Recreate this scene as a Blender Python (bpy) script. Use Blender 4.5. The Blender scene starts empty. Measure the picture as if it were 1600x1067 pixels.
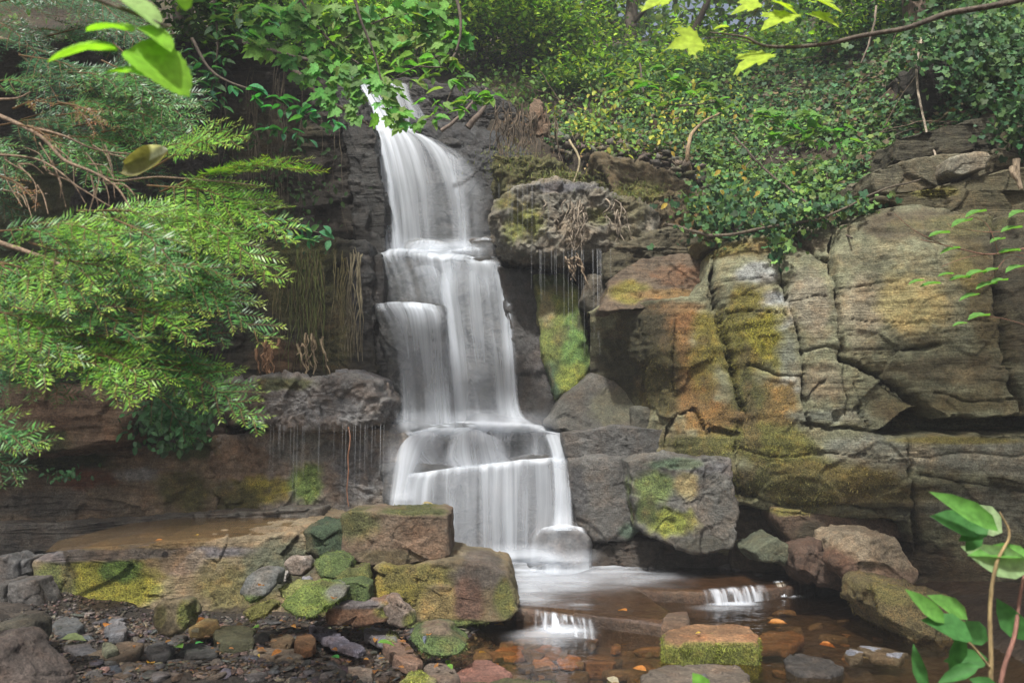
import bpy, math, random
import numpy as np
from mathutils import Vector, Matrix

random.seed(7)
rng = np.random.default_rng(11)
scene = bpy.context.scene
COL = scene.collection

# ------------------------------------------------------------ camera
F = 1280.0                      # focal length in pixels of the 1600 px wide photograph
PITCH = math.radians(5.64)
CAM = np.array([0.0, 0.0, 1.3])
cam_data = bpy.data.cameras.new('camera')
cam_data.sensor_width = 36.0
cam_data.lens = 36.0 * F / 1600.0
cam_data.clip_start = 0.05
cam_data.clip_end = 3000.0
cam_data.dof.use_dof = True
cam_data.dof.focus_distance = 7.0
cam_data.dof.aperture_fstop = 5.0
cam = bpy.data.objects.new('camera', cam_data)
cam.location = CAM
cam.rotation_euler = (math.pi / 2 + PITCH, 0, 0)
COL.objects.link(cam)
scene.camera = cam

# ------------------------------------------------------------ light
SUN_EL, SUN_AZ = 58.0, 200.0     # azimuth measured clockwise from +Y: behind the camera, a little to its left
world = bpy.data.worlds.new('World')
scene.world = world
world.use_nodes = True
wn = world.node_tree.nodes; wl = world.node_tree.links
for n in list(wn): wn.remove(n)
sky = wn.new('ShaderNodeTexSky'); sky.sky_type = 'NISHITA'; sky.sun_disc = False
sky.sun_elevation = math.radians(SUN_EL); sky.sun_rotation = math.radians(SUN_AZ)
sky.dust_density = 8.0; sky.air_density = 1.0; sky.ozone_density = 0.6
bg = wn.new('ShaderNodeBackground'); bg.inputs['Strength'].default_value = 0.105
out = wn.new('ShaderNodeOutputWorld')
wl.new(sky.outputs[0], bg.inputs[0]); wl.new(bg.outputs[0], out.inputs[0])
sun_data = bpy.data.lights.new('sun', 'SUN')
sun_data.energy = 4.8; sun_data.angle = math.radians(3); sun_data.color = (1.0, 0.975, 0.93)
sun = bpy.data.objects.new('sun', sun_data)
_e, _a = math.radians(SUN_EL), math.radians(SUN_AZ)
_d = Vector((math.sin(_a) * math.cos(_e), math.cos(_a) * math.cos(_e), math.sin(_e)))
sun.rotation_euler = _d.to_track_quat('Z', 'Y').to_euler()
sun.location = (0, -10, 20)
COL.objects.link(sun)
vs = scene.view_settings
vs.view_transform = 'Standard'; vs.look = 'None'; vs.gamma = 1.0; vs.use_curve_mapping = False
vs.exposure = 0.48
scene.cycles.max_bounces = 6
scene.cycles.transparent_max_bounces = 24
scene.cycles.use_denoising = True

# ------------------------------------------------------------ pixel -> place helpers
_f = np.array([0, math.cos(PITCH), math.sin(PITCH)])
_u = np.array([0, -math.sin(PITCH), math.cos(PITCH)])
def ray(px, py):
    return _f + np.array([1.0, 0, 0]) * ((px - 800.0) / F) + _u * ((533.5 - py) / F)
def at(px, py, Y):
    d = ray(px, py); return CAM + d * (Y / d[1])
def atz(px, py, z):
    d = ray(px, py); return CAM + d * ((z - CAM[2]) / d[2])
def lin(c):                      # sRGB 0-255 -> linear
    c = np.array(c, float) / 255.0
    return np.where(c <= 0.04045, c / 12.92, ((c + 0.055) / 1.055) ** 2.4)

# ------------------------------------------------------------ noise
def _hash(ix, iy, iz, seed):
    h = (ix.astype(np.int64) * 374761393 + iy.astype(np.int64) * 668265263 + iz.astype(np.int64) * 2147483647 + seed * 1274126177) & 0xffffffff
    h = ((h ^ (h >> 13)) * 1274126177) & 0xffffffff
    h = ((h ^ (h >> 16)) * 2246822519) & 0xffffffff
    return ((h ^ (h >> 15)) & 0xffffff) / float(0xffffff)
def vnoise(p, seed=0):
    i = np.floor(p).astype(np.int64); f = p - i; f = f * f * (3 - 2 * f)
    r = 0
    for dx in (0, 1):
        wx = f[:, 0] if dx else 1 - f[:, 0]
        for dy in (0, 1):
            wy = f[:, 1] if dy else 1 - f[:, 1]
            for dz in (0, 1):
                wz = f[:, 2] if dz else 1 - f[:, 2]
                r = r + wx * wy * wz * _hash(i[:, 0] + dx, i[:, 1] + dy, i[:, 2] + dz, seed)
    return r * 2 - 1
def fbm(p, octv=4, seed=0, gain=0.5):
    a = 1.0; s = 0; t = 0
    for k in range(octv):
        s = s + a * vnoise(p * (2.03 ** k) + 17.3 * k, seed + k); t += a; a *= gain
    return s / t
def ridge(p, octv=3, seed=0):
    a = 1.0; s = 0; t = 0
    for k in range(octv):
        s = s + a * (1 - 2 * np.abs(vnoise(p * (2.1 ** k) + 9.1 * k, seed + k))); t += a; a *= 0.5
    return s / t
def facet(p, seed=0):
    """chiselled relief: every cell of a Voronoi partition is one tilted plane"""
    i = np.floor(p).astype(np.int64)
    best = np.full(len(p), 1e9); val = np.zeros(len(p)); second = np.full(len(p), 1e9)
    for dx in (-1, 0, 1):
        for dy in (-1, 0, 1):
            for dz in (-1, 0, 1):
                c = i + np.array([dx, dy, dz])
                h = [_hash(c[:, 0], c[:, 1], c[:, 2], seed + s) for s in range(7)]
                q = c + np.stack(h[:3], 1)
                d = p - q; dd = (d * d).sum(1)
                v = (h[3] - .5) * 0.9 + ((h[4] - .5) * d[:, 0] + (h[5] - .5) * d[:, 1] + (h[6] - .5) * d[:, 2]) * 1.7
                m = dd < best
                second = np.where(m, best, np.minimum(second, dd))
                val = np.where(m, v, val); best = np.where(m, dd, best)
    return val, np.sqrt(second) - np.sqrt(best)
def sstep(a, b, x):
    t = np.clip((x - a) / (b - a), 0, 1); return t * t * (3 - 2 * t)

# ------------------------------------------------------------ mesh helpers
def mesh_from(name, V, faces_list, mat, attrs=None, smooth=True, origin=None, uv=None):
    """V (n,3); faces_list: list of int arrays (m,k), any mix of k"""
    V = np.asarray(V, np.float32)
    if origin is None: origin = np.array([V[:, 0].mean(), V[:, 1].mean(), V[:, 2].min()])
    me = bpy.data.meshes.new(name)
    me.vertices.add(len(V)); me.vertices.foreach_set('co', (V - origin).astype(np.float32).ravel())
    fl = [np.asarray(f, np.int32) for f in faces_list if len(f)]
    loops = np.concatenate([f.ravel() for f in fl])
    tot = np.concatenate([np.full(len(f), f.shape[1], np.int32) for f in fl])
    start = np.concatenate([[0], np.cumsum(tot)[:-1]]).astype(np.int32)
    me.loops.add(len(loops)); me.loops.foreach_set('vertex_index', loops)
    me.polygons.add(len(tot)); me.polygons.foreach_set('loop_start', start); me.polygons.foreach_set('loop_total', tot)
    if smooth: me.polygons.foreach_set('use_smooth', np.ones(len(tot), bool))
    if attrs:
        for k, a in attrs.items():
            a = np.asarray(a, np.float32)
            if a.ndim == 2:
                at_ = me.attributes.new(k, 'FLOAT_COLOR', 'POINT')
                c = np.ones((len(V), 4), np.float32); c[:, :a.shape[1]] = a
                at_.data.foreach_set('color', c.ravel())
            else:
                at_ = me.attributes.new(k, 'FLOAT', 'POINT'); at_.data.foreach_set('value', a)
    if uv is not None:
        u = me.uv_layers.new(name='UVMap'); u.data.foreach_set('uv', np.asarray(uv, np.float32)[loops].ravel())
    me.update(calc_edges=True)
    me.materials.append(mat)
    o = bpy.data.objects.new(name, me); o.location = origin
    return o
def link(o, parent=None, label=None, cat=None, group=None, kind=None):
    COL.objects.link(o)
    if parent is not None:
        o.parent = parent
        loc = Vector(o.location); pl = Vector(parent.location)
        q = parent.parent
        while q is not None: pl += Vector(q.location); q = q.parent
        o.location = loc - pl
    if label: o['label'] = label
    if cat: o['category'] = cat
    if group: o['group'] = group
    if kind: o['kind'] = kind
    return o
def empty(name, loc, **k):
    o = bpy.data.objects.new(name, None); o.location = loc; o.empty_display_size = 0.1
    return link(o, **k)
def grid_faces(nu, nv, closed=False):
    i = np.arange(nu if closed else nu - 1); j = np.arange(nv - 1)
    I, J = np.meshgrid(i, j, indexing='ij')
    I2 = (I + 1) % nu
    return np.stack([I * nv + J, I2 * nv + J, I2 * nv + J + 1, I * nv + J + 1], -1).reshape(-1, 4)
def vnormals(V, quads):
    a, b, c, d = (V[quads[:, k]] for k in range(4))
    n = np.cross(c - a, d - b)
    N = np.zeros_like(V)
    for k in range(4): np.add.at(N, quads[:, k], n)
    return N / (np.linalg.norm(N, axis=1, keepdims=True) + 1e-12)
def catmull(P, n, closed=False):
    P = np.asarray(P, float); m = len(P)
    if closed: Q = np.vstack([P[-1:], P, P[:2]]); seg = m
    else: Q = np.vstack([2 * P[0] - P[1], P, 2 * P[-1] - P[-2]]); seg = m - 1
    t = np.linspace(0, seg, n, endpoint=not closed); k = np.minimum(t.astype(int), seg - 1); f = (t - k)[:, None]
    p0, p1, p2, p3 = Q[k], Q[k + 1], Q[k + 2], Q[k + 3]
    return 0.5 * (2 * p1 + (p2 - p0) * f + (2 * p0 - 5 * p1 + 4 * p2 - p3) * f * f + (3 * p1 - p0 - 3 * p2 + p3) * f ** 3)
def linear(P, n):
    P = np.asarray(P, float); s = np.concatenate([[0], np.cumsum(np.linalg.norm(np.diff(P[:, :3], axis=0), axis=1))])
    t = np.linspace(0, s[-1], n); return np.stack([np.interp(t, s, P[:, k]) for k in range(P.shape[1])], 1)
def tube(pts, rad, n=40, sides=6, jit=0.0, seed=0, smooth_path=True):
    """returns V, quads for a tapered tube through pts"""
    P = catmull(pts, n) if smooth_path else linear(pts, n)
    r = np.interp(np.linspace(0, 1, n), np.linspace(0, 1, len(rad)), rad)
    if jit: P = P + jit * np.stack([fbm(P * 6 + s * 31, 2, seed + s) for s in range(3)], 1)
    T = np.gradient(P, axis=0); T /= np.linalg.norm(T, axis=1, keepdims=True) + 1e-9
    ref = np.array([0.31, 0.2, 0.93]); A = np.cross(T, ref); A /= np.linalg.norm(A, axis=1, keepdims=True) + 1e-9; B = np.cross(T, A)
    th = np.linspace(0, 2 * math.pi, sides, endpoint=False)
    V = P[None] + r[None, :, None] * (np.cos(th)[:, None, None] * A[None] + np.sin(th)[:, None, None] * B[None])
    V = V.reshape(-1, 3)
    return V, grid_faces(sides, n, True)
def join(parts):
    Vs, Fs, off = [], {}, 0
    for V, Fq in parts:
        Vs.append(V); Fs.setdefault(Fq.shape[1], []).append(Fq + off); off += len(V)
    return np.concatenate(Vs), [np.concatenate(f) for f in Fs.values()]

# ------------------------------------------------------------ materials
def new_mat(name):
    m = bpy.data.materials.new(name); m.use_nodes = True
    nt = m.node_tree
    for n in list(nt.nodes): nt.nodes.remove(n)
    return m, nt
class G:
    def __init__(s, nt): s.nt = nt
    def n(s, t, **k):
        x = s.nt.nodes.new('ShaderNode' + t)
        for a, b in k.items(): setattr(x, a, b)
        return x
    def l(s, a, b): s.nt.links.new(a, b)
    def attr(s, name): return s.n('Attribute', attribute_name=name)
    def noise(s, vec, scale, detail=4, rough=0.55, dist=0.0):
        x = s.n('TexNoise'); x.inputs['Scale'].default_value = scale; x.inputs['Detail'].default_value = detail
        x.inputs['Roughness'].default_value = rough; x.inputs['Distortion'].default_value = dist
        s.l(vec, x.inputs['Vector']); return x.outputs['Fac']
    def mapr(s, v, a, b, c, d):
        x = s.n('MapRange'); s.l(v, x.inputs[0])
        for k, q in zip((1, 2, 3, 4), (a, b, c, d)): x.inputs[k].default_value = q
        return x.outputs[0]
    def math(s, op, a, b=None, c=None):
        x = s.n('Math', operation=op)
        for k, v in enumerate((a, b, c)):
            if v is None: continue
            if isinstance(v, (int, float)): x.inputs[k].default_value = v
            else: s.l(v, x.inputs[k])
        return x.outputs[0]
    def mix(s, fac, a, b, blend='MIX'):
        x = s.n('Mix', data_type='RGBA', blend_type=blend)
        for k, v in ((0, fac), (6, a), (7, b)):
            if isinstance(v, (int, float)): x.inputs[k].default_value = v
            elif isinstance(v, tuple): x.inputs[k].default_value = v
            else: s.l(v, x.inputs[k])
        return x.outputs[2]
    def mixf(s, fac, a, b):
        x = s.n('Mix', data_type='FLOAT')
        for k, v in ((0, fac), (2, a), (3, b)):
            if isinstance(v, (int, float)): x.inputs[k].default_value = v
            else: s.l(v, x.inputs[k])
        return x.outputs[0]
    def vmul(s, col, val):
        x = s.n('VectorMath', operation='SCALE'); s.l(col, x.inputs[0])
        if isinstance(val, (int, float)): x.inputs[3].default_value = val
        else: s.l(val, x.inputs[3])
        return x.outputs[0]

def rock_material(name, strata=1.0):
    m, nt = new_mat(name); g = G(nt)
    tc = g.n('NewGeometry').outputs['Position']
    col = g.attr('Col').outputs['Color']; moss = g.attr('Moss').outputs['Fac']; wet = g.attr('Wet').outputs['Fac']
    n1 = g.noise(tc, 2.6, 5, .6, .4); n2 = g.noise(tc, 17, 5, .65); n3 = g.noise(tc, 70, 5, .75)
    st = g.n('Mapping'); st.inputs['Scale'].default_value = (1.3, 1.3, 11); st.inputs['Rotation'].default_value = (0, math.radians(-4), 0)
    g.l(tc, st.inputs['Vector']); ns = g.noise(st.outputs[0], 2.2, 5, .62, 1.2)
    # stone colour
    f = g.math('MULTIPLY', g.mapr(n1, .3, .7, .62, 1.38), g.mapr(n2, .3, .72, .6, 1.42))
    f = g.math('MULTIPLY', f, g.mapr(n3, .3, .7, .38, 1.62))
    f = g.math('MULTIPLY', f, g.mapr(ns, .3, .7, 1 - .22 * strata, 1 + .2 * strata))
    stone = g.vmul(col, f)
    warm = g.mix(g.mapr(g.noise(tc, 5.5, 4, .6), .45, .72, 0, .55), stone, g.mix(1.0, stone, (1.25, .88, .62, 1), 'MULTIPLY'))
    # pale crusty lichen spots
    vor = g.n('TexVoronoi'); vor.inputs['Scale'].default_value = 9; g.l(tc, vor.inputs['Vector'])
    spot = g.math('MULTIPLY', g.mapr(g.noise(tc, 11, 6, .75, .8), .60, .70, 0, .4), g.math('SUBTRACT', 1.0, wet))
    warm = g.mix(spot, warm, g.mix(.5, warm, (.42, .42, .36, 1)))
    # moss colour
    nm = g.noise(tc, 95, 3, .75); nm2 = g.noise(tc, 12, 4, .6)
    mf = g.math('MULTIPLY', g.mapr(nm, .33, .68, .16, 1.95), g.mapr(nm2, .3, .7, .6, 1.35))
    mcol = g.vmul(col, mf)
    mcol = g.mix(g.mapr(nm2, .5, .75, 0, .6), mcol, g.mix(1.0, mcol, (1.35, .92, .6, 1), 'MULTIPLY'))
    base = g.mix(moss, g.vmul(warm, .72), g.vmul(mcol, .9))
    bs = g.n('BsdfPrincipled'); g.l(base, bs.inputs['Base Color'])
    rw = g.math('MULTIPLY', wet, g.mapr(n2, .3, .7, .55, 1.0))
    g.l(g.mixf(rw, .92, .24), bs.inputs['Roughness'])
    bs.inputs['Specular IOR Level'].default_value = .45
    # relief
    hs = g.math('ADD', g.math('MULTIPLY', n2, .55), g.math('MULTIPLY', n3, .38))
    hs = g.math('ADD', hs, g.math('MULTIPLY', ns, .55 * strata))
    hm = g.math('ADD', g.math('MULTIPLY', nm, .7), g.math('MULTIPLY', nm2, .5))
    h = g.mixf(moss, hs, hm)
    bp = g.n('Bump'); bp.inputs['Strength'].default_value = 1.0; bp.inputs['Distance'].default_value = .04
    g.l(h, bp.inputs['Height']); g.l(bp.outputs[0], bs.inputs['Normal'])
    o = g.n('OutputMaterial'); g.l(bs.outputs[0], o.inputs[0])
    return m
M_ROCK = rock_material('layered_rock', 1.0)
M_STONE = rock_material('loose_stone', .25)

def leaf_material(name, trans=.45, rough=.45, gain=1.0, spec=.4):
    m, nt = new_mat(name); g = G(nt)
    col = g.attr('Col').outputs['Color']
    tc = g.n('NewGeometry').outputs['Position']
    c = g.vmul(col, g.mapr(g.noise(tc, 60, 2, .5), .3, .7, .75 * gain, 1.25 * gain))
    bs = g.n('BsdfPrincipled'); g.l(c, bs.inputs['Base Color']); bs.inputs['Roughness'].default_value = rough
    bs.inputs['Specular IOR Level'].default_value = spec
    tr = g.n('BsdfTranslucent'); g.l(g.mix(1.0, c, (1.3, 1.35, .55, 1), 'MULTIPLY'), tr.inputs['Color'])
    mx = g.n('MixShader'); mx.inputs[0].default_value = trans
    g.l(bs.outputs[0], mx.inputs[1]); g.l(tr.outputs[0], mx.inputs[2])
    o = g.n('OutputMaterial'); g.l(mx.outputs[0], o.inputs[0]); return m
M_LEAF = leaf_material('broad_leaf', .45, .6, 1.0, .22)
M_IVY = leaf_material('ivy_leaf', .25, .55, 1.0, .22)
M_FUZZ = leaf_material('moss_blade', .35, .8, 1.0, .1)
M_NEEDLE = leaf_material('yew_needle', .3, .38)

def bark_material(name):
    m, nt = new_mat(name); g = G(nt)
    tc = g.n('NewGeometry').outputs['Position']; col = g.attr('Col').outputs['Color']
    mp = g.n('Mapping'); mp.inputs['Scale'].default_value = (1, 1, .25); g.l(tc, mp.inputs['Vector'])
    n = g.noise(mp.outputs[0], 60, 4, .65); n2 = g.noise(tc, 9, 3, .6)
    bs = g.n('BsdfPrincipled'); g.l(g.vmul(col, g.math('MULTIPLY', g.mapr(n, .3, .7, .5, 1.5), g.mapr(n2, .3, .7, .7, 1.3))), bs.inputs['Base Color'])
    bs.inputs['Roughness'].default_value = .85
    bp = g.n('Bump'); bp.inputs['Strength'].default_value = .7; bp.inputs['Distance'].default_value = .02; g.l(n, bp.inputs['Height']); g.l(bp.outputs[0], bs.inputs['Normal'])
    o = g.n('OutputMaterial'); g.l(bs.outputs[0], o.inputs[0]); return m
M_BARK = bark_material('bark')

# ------------------------------------------------------------ rock builder
# colours (linear albedo)
GREY = (.15, .152, .135); DGREY = (.07, .07, .068); TAN = (.30, .26, .19); BROWN = (.15, .105, .07); DBROWN = (.06, .045, .033)
MOSS = (.17, .18, .035); YMOSS = (.27, .24, .045); GMOSS = (.08, .15, .035); DMOSS = (.05, .06, .02); ORANGE = (.32, .15, .045)
PALE = (.38, .40, .36); WHITE = (.48, .50, .48); OLIVE = (.13, .125, .055); SLATE = (.15, .16, .19); REDB = (.20, .11, .075)

def paint(V, base, moss, wet, patches, Yref, seed):
    """base colour with irregular patches of moss, lichen: each is an ellipsoid in the place itself"""
    n = len(V)
    C = np.tile(np.array(base, float), (n, 1)); M = np.full(n, float(moss)); W = np.full(n, float(wet))
    if patches:
        w = fbm(V * 3.1, 4, seed + 50, .6) * .55 + fbm(V * 14, 2, seed + 60) * .22
    for p in patches or []:
        px, py, rx, ry, col, mo = p[:6]; st = p[6] if len(p) > 6 else 1.0; wt = p[7] if len(p) > 7 else None
        c = at(px, py, Yref(px, py) if callable(Yref) else Yref)
        s = c[1] / F
        d = np.sqrt(((V[:, 0] - c[0]) / (rx * s)) ** 2 + ((V[:, 2] - c[2]) / (ry * s)) ** 2 + ((V[:, 1] - c[1]) / (max(rx, ry) * s * 3 + .3)) ** 2)
        k = st * (1 - sstep(.55, 1.15, d + w))
        C = C * (1 - k[:, None]) + np.array(col, float) * k[:, None]
        M = M * (1 - k) + mo * k
        if wt is not None: W = W * (1 - k) + wt * k
    if (M > .3).any():
        v1 = fbm(V * 6.0, 3, seed + 81); v2 = fbm(V * 2.2, 3, seed + 82)
        k = (M * sstep(.10, .45, v1))[:, None] * .55
        C = C * (1 - k) + np.array([.12, .085, .045]) * k
        C = C * (1 + .35 * M * v2)[:, None]
    return C, M, W

def outline(P, step, corner=2, rough=.015, seed=0, cut=.02):
    P = np.asarray(P, float)
    for _ in range(corner):                       # corner cutting keeps the shape, softens the vertices
        Q = np.roll(P, -1, 0); L = np.linalg.norm(Q - P, axis=1, keepdims=True)
        c = np.minimum(.2, cut / np.maximum(L, 1e-6))
        P = np.stack([P + (Q - P) * c, Q - (Q - P) * c], 1).reshape(-1, 2)
    Q = np.vstack([P, P[:1]]); s = np.concatenate([[0], np.cumsum(np.linalg.norm(np.diff(Q, axis=0), axis=1))])
    n = max(24, int(s[-1] / step)); t = np.linspace(0, s[-1], n, endpoint=False)
    R = np.stack([np.interp(t, s, Q[:, 0]), np.interp(t, s, Q[:, 1])], 1)
    if rough:
        z = np.zeros((n, 1)); q = np.hstack([R, z])
        R = R + rough * np.stack([fbm(q * 4, 4, seed + 1) + .5 * fbm(q * 18, 2, seed + 3), fbm(q * 4 + 40, 4, seed + 2) + .5 * fbm(q * 18 + 9, 2, seed + 4)], 1)
    return R
def centroid(R):
    x, y = R[:, 0], R[:, 1]; x2, y2 = np.roll(x, -1), np.roll(y, -1); c = x * y2 - x2 * y; A = c.sum() / 2
    return np.array([((x + x2) * c).sum(), ((y + y2) * c).sum()]) / (6 * A)

def rock_shell(R, step, edge, depth, flare=0.0, side_step=None):
    """closed solid from a star-shaped outline: face, rounded rim, sides, back. Returns (u,v,w) and faces"""
    n = len(R); c = centroid(R)
    if ((np.roll(R, -1, 0)[:, 0] - R[:, 0]) * (np.roll(R, -1, 0)[:, 1] + R[:, 1])).sum() > 0: pass
    rad = np.linalg.norm(R - c, axis=1)
    m = max(6, int(rad.mean() / step))
    ts = np.linspace(0, 1, m + 1)[1:]
    rings = []; ws = []
    for t in ts:
        dd = (1 - t) * rad
        e = min(edge, depth * .45, rad.min() * .9)
        q = np.clip(1 - dd / e, 0, 1)
        rings.append(c + (R - c) * t); ws.append(e * (1 - np.sqrt(np.maximum(0, 1 - q * q))))
    e = min(edge, depth * .45, rad.min() * .9)
    ss = side_step or step * 1.6
    k = int(min(40, max(3, (depth - 2 * e) / ss)))
    for w in np.linspace(e, depth - e, k + 1)[1:]:
        rings.append(c + (R - c) * (1 + flare * w)); ws.append(np.full(n, w))
    for a in (.35, .7, 1.0):
        rings.append(c + (R - c) * (1 + flare * depth) * (1 - e / rad.mean() * (1 - math.cos(a * math.pi / 2)))); ws.append(np.full(n, depth - e + e * math.sin(a * math.pi / 2)))
    nr = len(rings)
    V = np.zeros((n, nr, 3))
    for j in range(nr): V[:, j, :2] = rings[j]; V[:, j, 2] = ws[j]
    V = V.reshape(-1, 3)
    V = np.vstack([V, [[c[0], c[1], 0]], [[c[0], c[1], depth]]])
    q = grid_faces(n, nr, True)
    i = np.arange(n); i2 = (i + 1) % n
    t1 = np.stack([np.full(n, n * nr), i2 * nr, i * nr], 1); t2 = np.stack([np.full(n, n * nr + 1), i * nr + nr - 1, i2 * nr + nr - 1], 1)
    return V, q, np.vstack([t1, t2])
def ccw(P):
    P = np.asarray(P, float); x, y = P[:, 0], P[:, 1]
    return P if (x * np.roll(y, -1) - np.roll(x, -1) * y).sum() > 0 else P[::-1]

def relief(V, N, amp, seed, strata=0.0, fsize=.35, fz=1.0, fine=1.0, soft=0.0):
    p = V / fsize; p = p * np.array([1, 1, fz])
    wob = np.stack([fbm(V * 2.2 + 3 * s, 2, seed + 70 + s) for s in range(3)], 1) * .35
    fv, fe = facet(p + wob, seed)
    d = amp * fv * (1 - soft)
    d = d + amp * .5 * fbm(V * 2.6, 4, 5) + amp * .22 * fine * fbm(V * 24, 3, seed + 9)
    if len(V) > 2500:                              # small breaks inside the big ones
        fv2, fe2 = facet(V / (fsize * .3) * np.array([1, 1, fz * 1.3]) + wob * 2, seed + 400)
        d = d + amp * .42 * fv2 * (1 - soft) * sstep(-.25, .3, fbm(V * 1.7, 2, seed + 6))
    if strata:
        q = V * np.array([.7, .7, 15]) + fbm(V * 1.5, 3, 13)[:, None] * .8
        r = vnoise(q, 20)
        q2 = V * np.array([1.1, 1.1, 34]) + fbm(V * 2.5, 3, seed + 14)[:, None] * 1.0
        d = d + strata * (.65 * np.sign(r) * np.abs(r) ** .6 + .35 * vnoise(q2, seed + 22))
        d = d - strata * 1.3 * np.exp(-(r / .05) ** 2) * (vnoise(V * 1.3, seed + 27) > .15)
    return V + N * d[:, None]

def rock(name, pts, Y, depth=1.0, a=0.0, b=0.0, base=GREY, moss=0.0, wet=0.0, patches=None, amp=.03, strata=.0, edge=.05,
         step=2.6, rough=.02, fsize=.35, fz=1.0, flare=0.0, seed=None, mat=None, parent=None, corner=2, fine=1.0, soft=0.0, sheen=None, topmoss=None, grow=0.0, cut=.02, fuzz=0, **k):
    """upright rock: outline pts (photo pixels) on the plane y = Y + a*(x-xc) + b*(z-zc), extruded back by depth"""
    if seed is None: seed = abs(hash_name(name, pts)) % 100000
    pts = np.asarray(pts, float)
    cpx = pts.mean(0); C0 = at(cpx[0], cpx[1], Y)
    def yref(px, py):
        d = ray(px, py); y = Y
        for _ in range(25):
            p = CAM + d * (y / d[1]); y = .5 * y + .5 * (Y + a * (p[0] - C0[0]) + b * (p[2] - C0[2]))
        return y
    W = np.array([(lambda p: (p[0], p[2]))(at(x, y, yref(x, y))) for x, y in pts])
    W = ccw(W)
    if grow:
        e_ = np.roll(W, -1, 0) - np.roll(W, 1, 0); W = W + grow * np.stack([e_[:, 1], -e_[:, 0]], 1) / (np.linalg.norm(e_, axis=1, keepdims=True) + 1e-9)
    st = step * Y / F
    R = outline(W, st, corner, rough, seed, cut)
    L, q, t = rock_shell(R, st, edge, depth, flare)
    V = np.stack([L[:, 0], Y + a * (L[:, 0] - C0[0]) + b * (L[:, 1] - C0[2]) + L[:, 2], L[:, 1]], 1)
    N = vnormals(V, q)
    V2 = relief(V, N, amp, seed, strata, fsize, fz, fine, soft)
    C, M, Wt = paint(V2, base, moss, wet, patches, yref, seed)
    if topmoss is not None:
        N2 = vnormals(V2, q); kk = sstep(.45, .8, N2[:, 2] + .35 * fbm(V2 * 5, 3, seed))
        C = C * (1 - kk[:, None]) + np.array(topmoss) * kk[:, None]; M = np.maximum(M, kk)
    if (M > .4).any(): V2 = V2 + N * (sstep(.3, .9, M) * (.006 + .013 * np.maximum(0, .3 + fbm(V2 * 17, 3, seed + 33))))[:, None]
    o = mesh_from(name, V2, [q, t], mat or M_ROCK, {'Col': C, 'Moss': M, 'Wet': Wt})
    link(o, parent, **k)
    if fuzz: moss_fuzz(o, V2, q, C, M, fuzz, seed)
    return o
def moss_fuzz(o, V, q, C, M, dens, seed, ln=.017):
    """short moss blades where the rock is mossy"""
    r = np.random.default_rng(seed)
    a, b, c, d = (V[q[:, k]] for k in range(4)); n = np.cross(c - a, d - b); ar = np.linalg.norm(n, axis=1) * .5
    mm = M[q].mean(1); cen = (a + b + c + d) / 4
    vis = np.einsum('ij,ij->i', n, CAM - cen) > 0
    w = ar * sstep(.35, .9, mm) * vis
    if w.sum() < 1e-5: return
    cnt = int(w.sum() * dens); i = r.choice(len(q), cnt, p=w / w.sum())
    u, v = r.uniform(0, 1, (2, cnt, 1)); P = (a[i] * (1 - u) + b[i] * u) * (1 - v) + (d[i] * (1 - u) + c[i] * u) * v
    N = n[i] / (np.linalg.norm(n[i], axis=1, keepdims=True) + 1e-9)
    D = N * .8 + .75 * r.normal(size=(cnt, 3)) + np.array([0, 0, -.35]); D /= np.linalg.norm(D, axis=1, keepdims=True)
    X = np.cross(D, r.normal(size=(cnt, 3))); X /= np.linalg.norm(X, axis=1, keepdims=True) + 1e-9
    L = ln * r.uniform(.5, 1.5, (cnt, 1)) * (1 + .6 * fbm(P * 9, 2, seed)[:, None])
    P = P - N * .002
    T = np.stack([P - X * L * .14, P + X * L * .14, P + D * L + np.array([0, 0, -.2]) * L], 1).reshape(-1, 3)
    col = C[q[i, 0]] * (1.15 * (1 + .45 * r.normal(size=(cnt, 1)).clip(-1.6, 2))) * (1 + .5 * fbm(P * 14, 3, seed + 3)[:, None])
    f = mesh_from('moss', T, [np.arange(cnt * 3).reshape(-1, 3)], M_FUZZ, {'Col': np.repeat(col.clip(.004, .6), 3, 0)}, smooth=False)
    link(f, o, kind='stuff')
def hash_name(name, pts):
    s = 0
    for v in np.asarray(pts, float).ravel(): s = (s * 31 + int(v * 7)) & 0x7fffffff
    return s

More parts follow.
